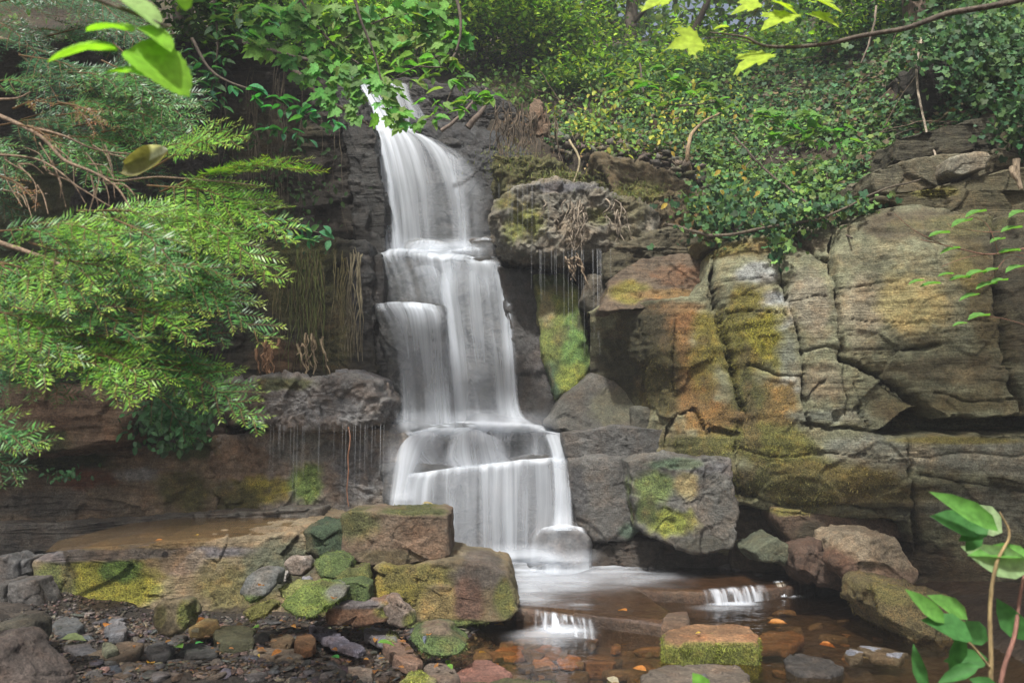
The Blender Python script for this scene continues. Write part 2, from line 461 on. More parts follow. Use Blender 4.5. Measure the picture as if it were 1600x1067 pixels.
def slab(name, pts, z, thick=.08, world=False, tilt=(0, 0), base=GREY, moss=0.0, wet=0.0, patches=None, amp=.012, edge=.02, step=3.0, rough=.012,
         fsize=.3, seed=None, mat=None, parent=None, corner=2, fine=1.0, sidecol=None, sidemoss=0.0, flare=.0, soft=0.0, cut=.012, fuzz=0, **k):
    """lying rock: outline of its top face at height z, going down by thick"""
    if seed is None: seed = hash_name(name, pts)
    W = np.array(pts, float) if world else np.array([atz(x, y, z)[:2] for x, y in pts])
    W = ccw(W); c0 = W.mean(0)
    st = step * max(2, c0[1]) / F
    R = outline(W, st, corner, rough, seed, cut)
    L, q, t = rock_shell(R, st, edge, thick, flare)
    V = np.stack([L[:, 0], L[:, 1], z + tilt[0] * (L[:, 0] - c0[0]) + tilt[1] * (L[:, 1] - c0[1]) - L[:, 2]], 1)
    N = -vnormals(V, q)
    up = N.copy()
    # winding of the shell is for the upright case: flip here
    q = q[:, ::-1]; t = t[:, ::-1]
    N = vnormals(V, q)
    V2 = relief(V, N, amp, seed, 0, fsize, 1, fine, soft)
    C, M, Wt = paint(V2, base, moss, wet, patches, c0[1], seed)
    if sidecol is not None:
        kk = 1 - sstep(.25, .65, N[:, 2] + .2 * fbm(V2 * 9, 3, seed))
        C = C * (1 - kk[:, None]) + np.array(sidecol) * kk[:, None]; M = M * (1 - kk) + sidemoss * kk
    o = mesh_from(name, V2, [q, t], mat or M_STONE, {'Col': C, 'Moss': M, 'Wet': Wt})
    link(o, parent, **k)
    if fuzz: moss_fuzz(o, V2, q, C, M, fuzz, seed)
    return o

# ============================================================ GROUND, STREAM BED, HILLSIDE
SHELF = [(0.02, 8.6), (0.05, 5.98), (.35, 5.86), (.97, 5.50), (1.10, 5.75), (1.0, 6.2), (.94, 6.62), (1.5, 6.5), (2.2, 6.75), (2.5, 7.2), (2.6, 9)]
def in_poly(x, y, P):
    P = np.asarray(P); r = np.zeros(len(x), bool); j = len(P) - 1
    for i in range(len(P)):
        c = ((P[i, 1] > y) != (P[j, 1] > y)) & (x < (P[j, 0] - P[i, 0]) * (y - P[i, 1]) / (P[j, 1] - P[i, 1] + 1e-12) + P[i, 0]); r ^= c; j = i
    return r
LOW = -0.10                                    # level of the lower pool
def ground_z(x, y):
    p = np.stack([x, y, np.zeros_like(x)], 1)
    z = -.23 + .05 * fbm(p * 1.4, 4, 3)
    bank = sstep(-.10, -.45, x + .10 * fbm(p * 3, 3, 8) + .45 * sstep(5.0, 4.4, y)) * sstep(9, 8.5, y)      # left bank
    z = z + bank * (.16 + .05 * fbm(p * 5, 3, 5))
    z = z + .15 * sstep(-2.2, -3.4, x)
    z = z + sstep(4.75, 4.3, y) * .12 + sstep(2.6, 3.6, x) * .3                # near shore, right bank
    return z + .012 * fbm(p * 22, 2, 12)
def axis(a, b, n, pre, post):
    return np.concatenate([pre, np.linspace(a, b, n), post])
gx = axis(-5.5, 5, 420, np.array([-400, -150, -60, -25, -12, -8, -6.5]), np.array([5.6, 7, 9, 14, 30, 70, 180, 400.]))
gy = axis(3.2, 9, 300, np.array([-400, -120, -40, -12, -4, 0, 1.5, 2.4]), np.array([10, 12, 18, 30, 70, 160, 420.]))
GX, GY = np.meshgrid(gx, gy, indexing='ij')
gz = ground_z(GX.ravel(), GY.ravel())
Vg = np.stack([GX.ravel(), GY.ravel(), gz], 1)
pn = fbm(Vg * 2.3, 4, 31)
rt = sstep(1.2, 2.3, Vg[:, 0])[:, None]
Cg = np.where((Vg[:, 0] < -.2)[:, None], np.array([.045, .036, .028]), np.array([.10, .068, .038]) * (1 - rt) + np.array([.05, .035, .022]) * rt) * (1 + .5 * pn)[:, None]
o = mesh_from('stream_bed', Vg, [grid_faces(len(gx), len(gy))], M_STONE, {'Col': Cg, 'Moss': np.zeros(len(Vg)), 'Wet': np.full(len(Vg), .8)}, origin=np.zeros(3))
link(o, kind='structure', label='dark wet soil and brown rock bed of the stream')

def lerp_rows(rows, nu, nv, mode='cat'):
    """rows of (px,py,Y) control points -> world grid"""
    R = [np.array([at(*p) for p in r]) for r in rows]
    n = max(len(r) for r in R)
    R = [catmull(r, nu) for r in R]
    R = np.stack(R, 1)                             # nu, nrows, 3
    f = catmull if mode == 'cat' else linear
    G_ = np.stack([f(R[i], nv) for i in range(nu)])
    return G_.reshape(-1, 3), nu, nv

# hillside above the cliff: from the cliff top back and up
rows = [
    [(-500, 1000, 9.3), (0, 900, 9.3), (400, 820, 9.4), (700, 820, 9.6), (1000, 800, 9.4), (1250, 800, 8.6), (1500, 800, 7.9), (2100, 800, 7.0)],
    [(-500, 200, 9.5), (0, 200, 9.5), (330, 200, 9.6), (600, 240, 11.2), (820, 270, 9.6), (1000, 330, 9.0), (1200, 365, 8.1), (1420, 320, 7.7), (1600, 260, 7.2), (2100, 100, 6.8)],
    [(-500, 60, 10.5), (0, 60, 10.5), (330, 110, 10.6), (600, 130, 11.8), (820, 190, 10.6), (1000, 225, 9.9), (1200, 270, 9.2), (1420, 215, 8.4), (1600, 150, 8), (2100, 0, 7.4)],
    [(-500, -40, 12), (0, -40, 12), (330, 50, 12), (600, 95, 13.2), (820, 115, 12.3), (1000, 120, 11.8), (1200, 130, 11), (1420, 75, 9.6), (1600, 20, 8.8), (2100, -150, 8.2)],
    [(-500, -160, 16), (0, -120, 16), (330, 0, 16), (600, 60, 17), (820, 66, 16.5), (1000, 74, 16), (1200, 62, 15), (1420, -30, 13), (1600, -140, 12), (2100, -300, 11)],
    [(-500, -300, 34), (0, -250, 34), (330, -60, 34), (600, 30, 36), (820, 46, 36), (1000, 60, 36), (1200, 50, 34), (1420, -120, 32), (1600, -240, 30), (2100, -500, 30)],
]
Vh, nu, nv = lerp_rows(rows, 300, 180)
qh = grid_faces(nu, nv)[:, ::-1]
Nh = vnormals(Vh, qh)
if Nh[:, 1].mean() > 0: qh = qh[:, ::-1]; Nh = -Nh
dh = .14 * fbm(Vh * 1.1, 4, 77) + .07 * fbm(Vh * 5, 3, 78) + .05 * facet(Vh * 3.5, 79)[0]
Vh = Vh + Nh * dh[:, None]
hn = fbm(Vh * 1.6, 4, 80)
Ch = np.array([.055, .043, .028]) * (1 + .5 * hn)[:, None] + np.array([.02, .03, .0]) * sstep(.0, .5, hn)[:, None]
o = mesh_from('hillside', Vh, [qh], M_STONE, {'Col': Ch, 'Moss': sstep(0, .4, hn) * .7, 'Wet': np.zeros(len(Vh))})
hillside = link(o, kind='structure', label='steep earth and rock slope above the cliff')
HILL = Vh.reshape(nu, nv, 3); HILLN = Nh.reshape(nu, nv, 3)

# ============================================================ CLIFF
cliff = empty('cliff', (0, 8.5, 0), label='mossy layered sandstone cliff round the waterfall', kind='structure')
def block(pts, Y, **k):
    k.setdefault('amp', .035); k.setdefault('strata', .012); k.setdefault('grow', .014); k.setdefault('cut', .014); k.setdefault('fuzz', 9000)
    if k.get('edge', .05) < .10 and k.get('strata') > 0: k['edge'] = k.get('edge', .05) * .5
    if Y < 7.3 and k['strata'] > .01: k['amp'] *= .75
    if k['strata'] <= .006: k['mat'] = M_STONE
    return rock('rock_block', pts, Y, parent=cliff, **k)

# --- dark wall, recess shade put into its base colours, upper left, behind the yew and beside the fall
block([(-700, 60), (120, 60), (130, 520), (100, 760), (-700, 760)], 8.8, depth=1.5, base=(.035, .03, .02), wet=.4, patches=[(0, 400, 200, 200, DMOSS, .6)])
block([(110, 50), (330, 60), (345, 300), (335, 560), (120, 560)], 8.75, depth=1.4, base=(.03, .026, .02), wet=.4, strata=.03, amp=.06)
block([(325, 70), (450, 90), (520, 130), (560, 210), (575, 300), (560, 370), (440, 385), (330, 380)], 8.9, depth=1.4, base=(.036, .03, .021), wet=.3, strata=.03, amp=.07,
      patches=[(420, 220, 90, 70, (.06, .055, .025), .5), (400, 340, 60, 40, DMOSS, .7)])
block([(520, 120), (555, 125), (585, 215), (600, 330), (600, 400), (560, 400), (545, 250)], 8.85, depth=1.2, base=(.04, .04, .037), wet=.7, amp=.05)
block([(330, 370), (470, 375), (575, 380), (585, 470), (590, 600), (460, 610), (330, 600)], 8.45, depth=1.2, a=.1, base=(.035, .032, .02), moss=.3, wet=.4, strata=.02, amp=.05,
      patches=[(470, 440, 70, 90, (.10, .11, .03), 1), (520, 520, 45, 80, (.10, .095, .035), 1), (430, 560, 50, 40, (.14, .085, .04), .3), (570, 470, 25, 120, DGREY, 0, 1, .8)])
# --- wall under the yew
block([(-400, 590), (60, 602), (180, 622), (200, 650), (180, 690), (60, 712), (-400, 720)], 7.2, depth=1.6, base=(.20, .14, .09), wet=.1, strata=.02, edge=.12, amp=.05,
      patches=[(90, 640, 70, 35, (.20, .13, .08), 0), (40, 690, 90, 22, DMOSS, .8)])
block([(190, 600), (350, 590), (350, 690), (180, 700)], 7.9, depth=1.2, base=DBROWN, wet=.5, strata=.02)
block([(345, 594), (430, 588), (520, 590), (585, 598), (602, 625), (592, 655), (555, 668), (430, 668), (350, 655)], 7.55, depth=1.3, base=(.21, .20, .19), wet=.55, edge=.10, amp=.05, fine=3, fsize=.2,
      patches=[(370, 630, 50, 40, (.09, .07, .05), .2), (520, 630, 60, 35, (.24, .24, .24), 0, 1, .7), (450, 600, 60, 12, (.10, .11, .05), .8)], strata=.005)
block([(520, 582), (560, 580), (596, 590), (604, 625), (598, 662), (560, 640), (545, 600)], 7.95, depth=.9, base=(.20, .20, .21), wet=.9, edge=.12, amp=.02, strata=0)
block([(-400, 712), (40, 704), (150, 706), (300, 690), (335, 682), (345, 720), (340, 812), (200, 824), (-400, 850)], 7.75, depth=1.4, a=.05, base=(.23, .175, .115), wet=.2, strata=.02, amp=.05,
      patches=[(100, 720, 110, 25, DMOSS, .8), (140, 748, 50, 22, (.17, .075, .04), .2), (210, 740, 40, 12, (.3, .28, .25), 0), (60, 790, 130, 25, (.17, .15, .12), 0), (290, 770, 50, 40, (.12, .11, .04), .8), (300, 700, 50, 25, DMOSS, .8)])
block([(330, 684), (420, 676), (590, 668), (640, 680), (640, 800), (480, 806), (335, 812)], 7.85, depth=1.4, a=.03, base=(.25, .22, .185), wet=.5, strata=.0, amp=.045, fine=2,
      patches=[(380, 720, 60, 35, (.22, .16, .11), 0), (410, 768, 50, 24, (.34, .30, .05), 1), (480, 755, 30, 38, (.20, .30, .08), 1), (370, 780, 50, 28, (.13, .12, .04), .9), (470, 700, 60, 25, (.2, .2, .18), 0), (560, 740, 50, 60, (.17, .17, .17), 0, 1, .7)])
block([(-400, 820), (80, 822), (330, 806), (500, 798), (500, 830), (300, 840), (60, 862), (-400, 900)], 7.45, depth=.7, base=(.16, .15, .13), wet=.5, strata=.012, amp=.02)
# --- rock behind the waterfall
block([(535, 112), (570, 128), (600, 195), (600, 260), (560, 255), (545, 180)], 10.0, depth=1.4, base=DGREY, wet=.9, amp=.05)
block([(600, 120), (640, 124), (760, 140), (830, 190), (840, 260), (700, 215), (610, 190)], 10.2, depth=1.4, base=(.035, .033, .03), wet=.8, amp=.06, strata=.01)
block([(575, 205), (660, 200), (730, 230), (775, 300), (780, 400), (585, 400)], 9.4, depth=1.5, b=.12, base=(.05, .052, .052), wet=.9, amp=.05, strata=.012)
block([(640, 180), (700, 190), (775, 205), (832, 235), (835, 300), (782, 320), (782, 392), (722, 350), (700, 280)], 9.4, depth=1.4, b=.1, base=(.045, .048, .052), wet=.8, edge=.15, amp=.05, strata=0, fine=2)
block([(632, 378), (650, 372), (685, 374), (705, 382), (706, 410), (632, 410)], 9.0, depth=.5, base=(.15, .16, .16), wet=1, edge=.12, amp=.02, strata=0)
block([(706, 388), (725, 382), (745, 386), (758, 396), (758, 415), (706, 415)], 8.95, depth=.4, base=(.15, .16, .16), wet=1, edge=.1, amp=.02, strata=0)
block([(730, 372), (768, 368), (782, 380), (790, 412), (735, 412)], 8.9, depth=.8, base=DGREY, wet=.9, edge=.08, amp=.03, strata=0)
block([(585, 396), (640, 396), (700, 402), (780, 408), (795, 470), (800, 560), (815, 670), (600, 670), (590, 480)], 8.75, depth=.9, b=.08, base=(.075, .08, .08), wet=1, amp=.05, edge=.07, strata=.006)
block([(585, 480), (640, 476), (688, 480), (696, 560), (700, 680), (615, 690), (600, 570)], 8.45, depth=.9, b=.05, base=(.07, .075, .075), wet=1, amp=.045, edge=.08, strata=0)
block([(560, 395), (596, 395), (600, 470), (612, 560), (622, 680), (596, 790), (585, 600)], 8.6, depth=1.0, base=(.035, .034, .033), wet=.9, amp=.04, strata=.01)
block([(776, 412), (850, 420), (872, 500), (888, 600), (900, 670), (800, 672), (806, 560)], 8.55, depth=1.2, b=.08, base=(.06, .058, .056), wet=.7, amp=.03, edge=.10, strata=0, fine=2,
      patches=[(800, 450, 25, 40, (.07, .07, .07), 0), (845, 560, 25, 60, (.08, .076, .075), 0)])
block([(832, 425), (880, 425), (905, 450), (918, 520), (930, 575), (905, 610), (870, 625), (850, 560), (840, 490)], 8.35, depth=1.2, b=.16, a=-.1, base=(.16, .20, .05), moss=.9, wet=.3, amp=.02, edge=.12, strata=0,
      patches=[(852, 480, 18, 45, (.22, .20, .10), .7), (900, 540, 28, 60, (.15, .27, .07), 1), (860, 600, 22, 40, (.08, .14, .07), .9), (895, 590, 30, 25, (.26, .32, .06), 1), (860, 440, 40, 18, (.07, .09, .03), .8)])
block([(850, 660), (880, 625), (925, 582), (960, 592), (995, 625), (1010, 672), (920, 682)], 8.0, depth=1.2, b=.35, base=(.10, .098, .085), wet=.6, edge=.04, amp=.02, strata=0,
      patches=[(960, 640, 40, 30, (.12, .12, .08), .3)])
block([(990, 640), (1045, 640), (1050, 676), (985, 680)], 7.8, depth=1, base=(.09, .09, .07), wet=.4, strata=0)
# --- tufa ledge, upper right of the fall
block([(772, 318), (800, 290), (850, 280), (935, 284), (950, 300), (1022, 318), (1030, 360), (985, 392), (940, 388), (880, 404), (840, 396), (790, 384), (772, 350)], 8.05, depth=1.6, base=(.22, .21, .17), wet=.2, edge=.12, amp=.06, fsize=.16, fine=3, strata=0,
      patches=[(880, 292, 60, 12, (.14, .14, .15), 0, 1, .6), (820, 350, 45, 38, (.20, .22, .06), 1), (930, 340, 30, 18, (.15, .16, .06), .8), (790, 315, 25, 20, (.16, .16, .04), 1), (990, 320, 30, 35, (.15, .14, .08), .5), (900, 360, 40, 30, (.27, .24, .18), 0), (975, 370, 40, 20, (.14, .13, .08), .4)])
block([(770, 240), (830, 240), (900, 268), (1010, 285), (1010, 300), (900, 300), (780, 300)], 8.5, depth=1.5, base=(.12, .12, .05), moss=.7, edge=.1, amp=.07, fsize=.18, fine=2, strata=0)
block([(930, 240), (1010, 255), (1100, 300), (1150, 345), (1100, 380), (1020, 352), (960, 300)], 8.3, depth=1.4, b=.3, base=(.11, .09, .05), moss=.4, edge=.08, amp=.07, fsize=.2, strata=.02, fine=2,
      patches=[(1080, 350, 35, 20, (.2, .13, .05), .8), (1000, 300, 40, 20, (.13, .13, .04), .9)])
block([(780, 400), (900, 405), (985, 395), (1000, 470), (940, 490), (900, 560), (850, 440)], 8.95, depth=1.0, base=(.04, .037, .03), wet=.6, strata=.01)
block([(940, 395), (1000, 372), (1060, 350), (1100, 372), (1100, 400), (1000, 420), (950, 432)], 7.9, depth=1.3, base=(.10, .09, .055), moss=.2, edge=.07, amp=.05, strata=.02)
block([(918, 430), (960, 425), (985, 440), (960, 480), (930, 492), (905, 470)], 8.1, depth=1.2, base=(.11, .10, .075), wet=.2, edge=.08, amp=.04, strata=0)
# --- orange / mossy buttress
block([(935, 485), (955, 440), (1000, 408), (1100, 395), (1120, 430), (1122, 468), (1050, 478)], 7.65, depth=1.2, b=.7, a=-.05, base=(.14, .105, .07), wet=.15, edge=.04, amp=.03, strata=.008,
      patches=[(1060, 430, 45, 22, (.19, .115, .065), 0), (985, 455, 35, 20, (.20, .18, .04), .8), (1040, 460, 60, 10, (.23, .15, .06), .5)])

# one continuous face of bedrock: depth through control points, split by cracks, undercut in places
FACE_TOP = [(900, 505), (918, 492), (940, 480), (1000, 472), (1085, 464), (1104, 440), (1112, 400), (1130, 376), (1170, 366), (1216, 360), (1300, 348), (1370, 330), (1430, 318), (1500, 330), (1560, 340), (1760, 320)]
CTRL = [(915, 495, 7.9), (1000, 474, 7.55), (1085, 466, 7.3), (925, 560, 8.15), (985, 650, 8.1), (980, 550, 7.78), (1040, 480, 7.32), (1035, 560, 7.32), (1040, 640, 7.5), (1062, 540, 7.2), (1085, 620, 7.22), (1110, 500, 7.18), (1140, 570, 7.12), (1130, 640, 7.12),
        (1112, 400, 7.35), (1130, 376, 7.4), (1150, 420, 7.05), (1216, 360, 7.2), (1205, 430, 6.9), (1170, 540, 6.96), (1225, 560, 6.82), (1220, 640, 6.82), (1300, 350, 7.0), (1260, 420, 6.78), (1290, 540, 6.68), (1330, 350, 6.85), (1330, 450, 6.66), (1430, 320, 6.8), (1430, 420, 6.52), (1540, 450, 6.42),
        (1420, 540, 6.46), (1500, 590, 6.38), (1560, 345, 6.6), (1760, 330, 6.2), (1620, 450, 6.3), (1760, 560, 6.0), (1290, 620, 6.70), (1380, 630, 6.62), (1340, 655, 6.68), (1450, 700, 6.40), (1600, 700, 6.2), (1760, 700, 6.0), (1440, 760, 6.5), (1600, 780, 6.35), (1760, 800, 6.2),
        (1290, 700, 6.72), (1200, 700, 6.88), (1380, 730, 6.52), (1300, 775, 6.75), (1180, 770, 7.05), (1060, 680, 7.25), (1060, 760, 7.4), (1500, 850, 6.55), (1650, 860, 6.4), (1300, 860, 7.3), (1180, 860, 7.4), (900, 700, 8.0), (960, 800, 7.9), (1430, 880, 6.8), (1500, 930, 6.6), (1300, 940, 7.4)]
CRACKS = [([(1217, 355), (1219, 420), (1235, 470), (1251, 540), (1255, 600), (1262, 650), (1270, 668)], 3.4, .16), ([(1300, 342), (1302, 420), (1311, 470), (1316, 520), (1318, 562)], 3.6, .24), ([(1314, 558), (1345, 574), (1372, 590), (1400, 605), (1440, 630), (1456, 650)], 4, .22),
          ([(1118, 385), (1113, 430), (1122, 470), (1136, 540), (1150, 600), (1166, 650)], 3.6, .16), ([(1114, 425), (1120, 478)], 8, .22), ([(1172, 570), (1200, 580), (1222, 590), (1256, 588)], 2.4, .08), ([(1252, 548), (1290, 541), (1316, 546)], 1.7, .04),
          ([(1262, 662), (1300, 668), (1370, 673), (1428, 682)], 2.8, .10), ([(1424, 680), (1425, 730), (1430, 765), (1438, 860)], 4.5, .22), ([(1246, 372), (1268, 388), (1280, 404), (1300, 405)], 3.0, .12), ([(1352, 328), (1338, 345), (1305, 356)], 2.2, .07), ([(1405, 546), (1440, 543), (1472, 540)], 4.5, .10),
          ([(1560, 335), (1564, 430), (1572, 520), (1590, 600), (1610, 640)], 8, .32), ([(1322, 565), (1318, 600), (1326, 650)], 1.6, .05), ([(1335, 600), (1345, 640), (1360, 668)], 1.6, .05), ([(1156, 660), (1150, 700), (1156, 770)], 2.5, .05), ([(1042, 716), (1044, 670), (1060, 645), (1085, 640), (1102, 668), (1150, 676)], 3, .09),
          ([(1302, 452), (1360, 446), (1410, 438)], 1.6, .035), ([(1236, 470), (1300, 462)], 1.4, .03), ([(1130, 440), (1216, 432)], 1.6, .04), ([(1126, 492), (1180, 486), (1228, 490)], 1.4, .03), ([(1330, 500), (1420, 505), (1550, 500)], 1.5, .03), ([(1440, 742), (1500, 752), (1600, 768), (1700, 770)], 3, .08), ([(1428, 716), (1480, 708), (1600, 712), (1700, 708)], 1.8, .04),
          ([(1050, 640), (1046, 560), (1052, 500)], 3, -.05), ([(1290, 590), (1270, 610), (1262, 625)], 1.5, .05), ([(1160, 700), (1220, 716), (1300, 708), (1420, 722)], 1.8, .04), ([(1000, 500), (1012, 560), (1000, 640)], 2, .04), ([(1460, 612), (1520, 628), (1600, 622)], 2, .05), ([(1150, 768), (1215, 790), (1300, 786), (1420, 800)], 4, .12)]
RECESS = [([(1366, 673), (1420, 640), (1448, 634), (1480, 648), (1530, 652), (1580, 648), (1680, 640), (1680, 674), (1500, 681), (1425, 685)], .7), ([(1150, 785), (1215, 800), (1300, 806), (1420, 815), (1426, 900), (1150, 900)], .40), ([(1300, 640), (1322, 642), (1320, 664), (1298, 662)], .06), ([(1318, 556), (1334, 566), (1320, 574)], .16)]
def build_face():
    C_ = np.array(CTRL); X = C_[:, :2] / 300.0
    def tps(r): return np.where(r > 0, r * r * np.log(np.maximum(r, 1e-9)), 0)
    n = len(X); K = tps(np.linalg.norm(X[:, None] - X[None], axis=2)) + np.eye(n) * .004; P = np.hstack([np.ones((n, 1)), X])
    Am = np.zeros((n + 3, n + 3)); Am[:n, :n] = K; Am[:n, n:] = P; Am[n:, :n] = P.T
    w = np.linalg.solve(Am, np.concatenate([C_[:, 2], np.zeros(3)]))
    nu, nv = 400, 250; px = np.linspace(922, 1760, nu); top = np.interp(px, *np.array(FACE_TOP).T)
    t = np.linspace(0, 1, nv); PX = np.repeat(px[:, None], nv, 1); PY = top[:, None] + (950 - top[:, None]) * t[None]
    q = np.stack([PX.ravel(), PY.ravel()], 1)
    wob = np.stack([q[:, 0] / 26, q[:, 1] / 26, q[:, 0] * 0], 1); wx = 5 * fbm(wob, 4, 3); wy = 5 * fbm(wob + 50, 4, 4)
    Xq = q / 300.0; Y = P_ = w[n] + Xq @ w[n + 1:]
    for i in range(n): Y = Y + w[i] * tps(np.linalg.norm(Xq - X[i], axis=1))
    dd = np.zeros(len(q)); qx, qy = q[:, 0] + wx, q[:, 1] + wy
    for pl, wd, dp in CRACKS:
        pl = np.array(pl, float); best = np.full(len(q), 1e9); side = np.zeros(len(q))
        for a_, b_ in zip(pl[:-1], pl[1:]):
            ab = b_ - a_; u = np.clip(((qx - a_[0]) * ab[0] + (qy - a_[1]) * ab[1]) / (ab @ ab), 0, 1)
            d = np.hypot(qx - a_[0] - u * ab[0], qy - a_[1] - u * ab[1]); best = np.minimum(best, d)
        wn_ = wd * (.8 + .5 * fbm(wob * 1.3, 2, int(pl[0, 0])))
        wn_ = wn_ * .72; dd += dp * np.exp(-(best / wn_) ** 2) + .10 * abs(dp) * np.exp(-(best / (wn_ * 3.5)) ** 2)
    for pl, dp in RECESS:
        P2 = np.array(pl, float); inside = in_poly(qx, qy, P2); best = np.full(len(q), 1e9)
        for a_, b_ in zip(P2, np.roll(P2, -1, 0)):
            ab = b_ - a_; u = np.clip(((qx - a_[0]) * ab[0] + (qy - a_[1]) * ab[1]) / (ab @ ab), 0, 1)
            best = np.minimum(best, np.hypot(qx - a_[0] - u * ab[0], qy - a_[1] - u * ab[1]))
        dd += dp * np.where(inside, sstep(0, 9, best), 0)
    V = np.array([at(x, y, yy) for x, y, yy in zip(q[:, 0], q[:, 1], Y)])
    V[:, 1] += dd
    # the rim turns back over the top
    G_ = V.reshape(nu, nv, 3); back = []
    for k, (dy, dz) in enumerate(((.015, .0), (.05, .012), (.12, .02), (.3, .03), (.6, .02), (1.0, -.05))): back.append(G_[:, 0] + np.array([0, dy, dz]))
    G_ = np.concatenate([np.stack(back[::-1], 1), G_], 1); nv2 = nv + 6
    V = G_.reshape(-1, 3); fq = grid_faces(nu, nv2); N = vnormals(V, fq)
    if N[:, 1].mean() > 0: fq = fq[:, ::-1]; N = -N
    V2 = relief(V, N, .024, 4242, .013, .5, 1.5, 1.5)
    pat = [(985, 565, 66, 100, (.06, .058, .027), .6), (940, 600, 45, 70, (.05, .048, .027), .4), (1055, 545, 36, 70, (.15, .11, .055), .6), (1075, 505, 34, 18, (.22, .11, .045), .7), (1108, 530, 30, 45, (.24, .21, .045), 1), (1085, 600, 38, 40, (.20, .13, .05), 1), (1115, 650, 42, 30, (.22, .14, .055), 1), (1035, 482, 60, 10, (.2, .13, .06), .5), (1055, 690, 30, 26, (.15, .13, .07), .5), (1100, 700, 55, 22, (.12, .12, .045), .9),  # dark olive left buttress side, with its shade painted in too
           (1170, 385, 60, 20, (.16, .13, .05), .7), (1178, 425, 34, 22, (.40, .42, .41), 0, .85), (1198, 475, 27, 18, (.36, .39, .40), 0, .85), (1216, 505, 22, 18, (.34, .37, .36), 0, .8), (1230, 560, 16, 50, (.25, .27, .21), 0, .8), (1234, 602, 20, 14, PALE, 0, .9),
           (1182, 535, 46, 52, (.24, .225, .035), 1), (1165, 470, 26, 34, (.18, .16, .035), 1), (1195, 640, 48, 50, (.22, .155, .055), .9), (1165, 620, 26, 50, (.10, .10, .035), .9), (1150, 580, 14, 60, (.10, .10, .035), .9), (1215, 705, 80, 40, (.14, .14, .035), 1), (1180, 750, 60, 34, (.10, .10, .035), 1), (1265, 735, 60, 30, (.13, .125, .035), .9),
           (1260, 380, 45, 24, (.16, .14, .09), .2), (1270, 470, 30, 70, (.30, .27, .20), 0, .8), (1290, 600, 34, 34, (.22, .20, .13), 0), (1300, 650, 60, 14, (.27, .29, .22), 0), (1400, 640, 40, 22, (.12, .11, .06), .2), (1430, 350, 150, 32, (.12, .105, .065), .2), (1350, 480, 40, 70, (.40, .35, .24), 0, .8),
           (1425, 475, 60, 55, (.46, .40, .18), .15, .9), (1540, 460, 45, 160, (.12, .105, .05), .3), (1480, 575, 110, 26, (.17, .155, .09), .1), (1510, 430, 30, 40, (.19, .165, .06), .4), (1620, 450, 60, 200, (.07, .065, .04), .3), (1480, 630, 90, 16, (.13, .12, .06), .3),  # yellow glow mid-face is sunlight painted into the stone colour
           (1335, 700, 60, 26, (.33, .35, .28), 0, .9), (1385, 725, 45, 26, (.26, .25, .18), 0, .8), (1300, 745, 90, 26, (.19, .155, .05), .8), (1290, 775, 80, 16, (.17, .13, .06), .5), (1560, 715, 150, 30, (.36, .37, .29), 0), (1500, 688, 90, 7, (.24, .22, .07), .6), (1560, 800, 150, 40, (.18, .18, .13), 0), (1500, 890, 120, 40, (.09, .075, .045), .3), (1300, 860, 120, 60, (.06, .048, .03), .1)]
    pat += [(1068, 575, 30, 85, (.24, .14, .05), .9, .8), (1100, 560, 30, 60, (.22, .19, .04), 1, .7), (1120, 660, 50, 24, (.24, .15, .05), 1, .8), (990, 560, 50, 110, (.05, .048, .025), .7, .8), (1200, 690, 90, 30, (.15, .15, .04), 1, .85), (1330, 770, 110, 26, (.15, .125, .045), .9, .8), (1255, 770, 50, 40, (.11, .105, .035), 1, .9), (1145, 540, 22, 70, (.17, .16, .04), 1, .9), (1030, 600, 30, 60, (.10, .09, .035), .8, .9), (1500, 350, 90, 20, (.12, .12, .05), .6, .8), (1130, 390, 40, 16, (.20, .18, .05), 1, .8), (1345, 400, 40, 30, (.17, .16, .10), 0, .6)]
    def yref(x, y):
        i = int(np.clip((x - 922) / 838 * (nu - 1), 0, nu - 1)); tt = np.clip((y - top[i]) / (950 - top[i]), 0, 1); return float(G_[i, 6 + int(tt * (nv - 1)), 1])
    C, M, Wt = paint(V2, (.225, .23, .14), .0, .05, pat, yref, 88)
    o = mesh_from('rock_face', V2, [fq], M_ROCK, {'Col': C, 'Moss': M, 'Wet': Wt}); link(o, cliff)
    moss_fuzz(o, V2, fq, C, M, 7000, 5)
build_face()
block([(1140, 770), (1215, 792), (1300, 792), (1425, 798), (1440, 860), (1420, 940), (1150, 900)], 7.35, depth=1.3, base=(.07, .055, .035), wet=.3, amp=.06, strata=.01)
block([(1213, 796), (1300, 806), (1380, 812), (1415, 822), (1415, 838), (1370, 846), (1320, 840), (1240, 850), (1222, 820)], 6.9, depth=.9, base=(.13, .09, .06), edge=.03, amp=.02, strata=.004, patches=[(1230, 800, 40, 8, (.2, .18, .05), .8), (1270, 835, 40, 20, (.06, .05, .03), .3)])
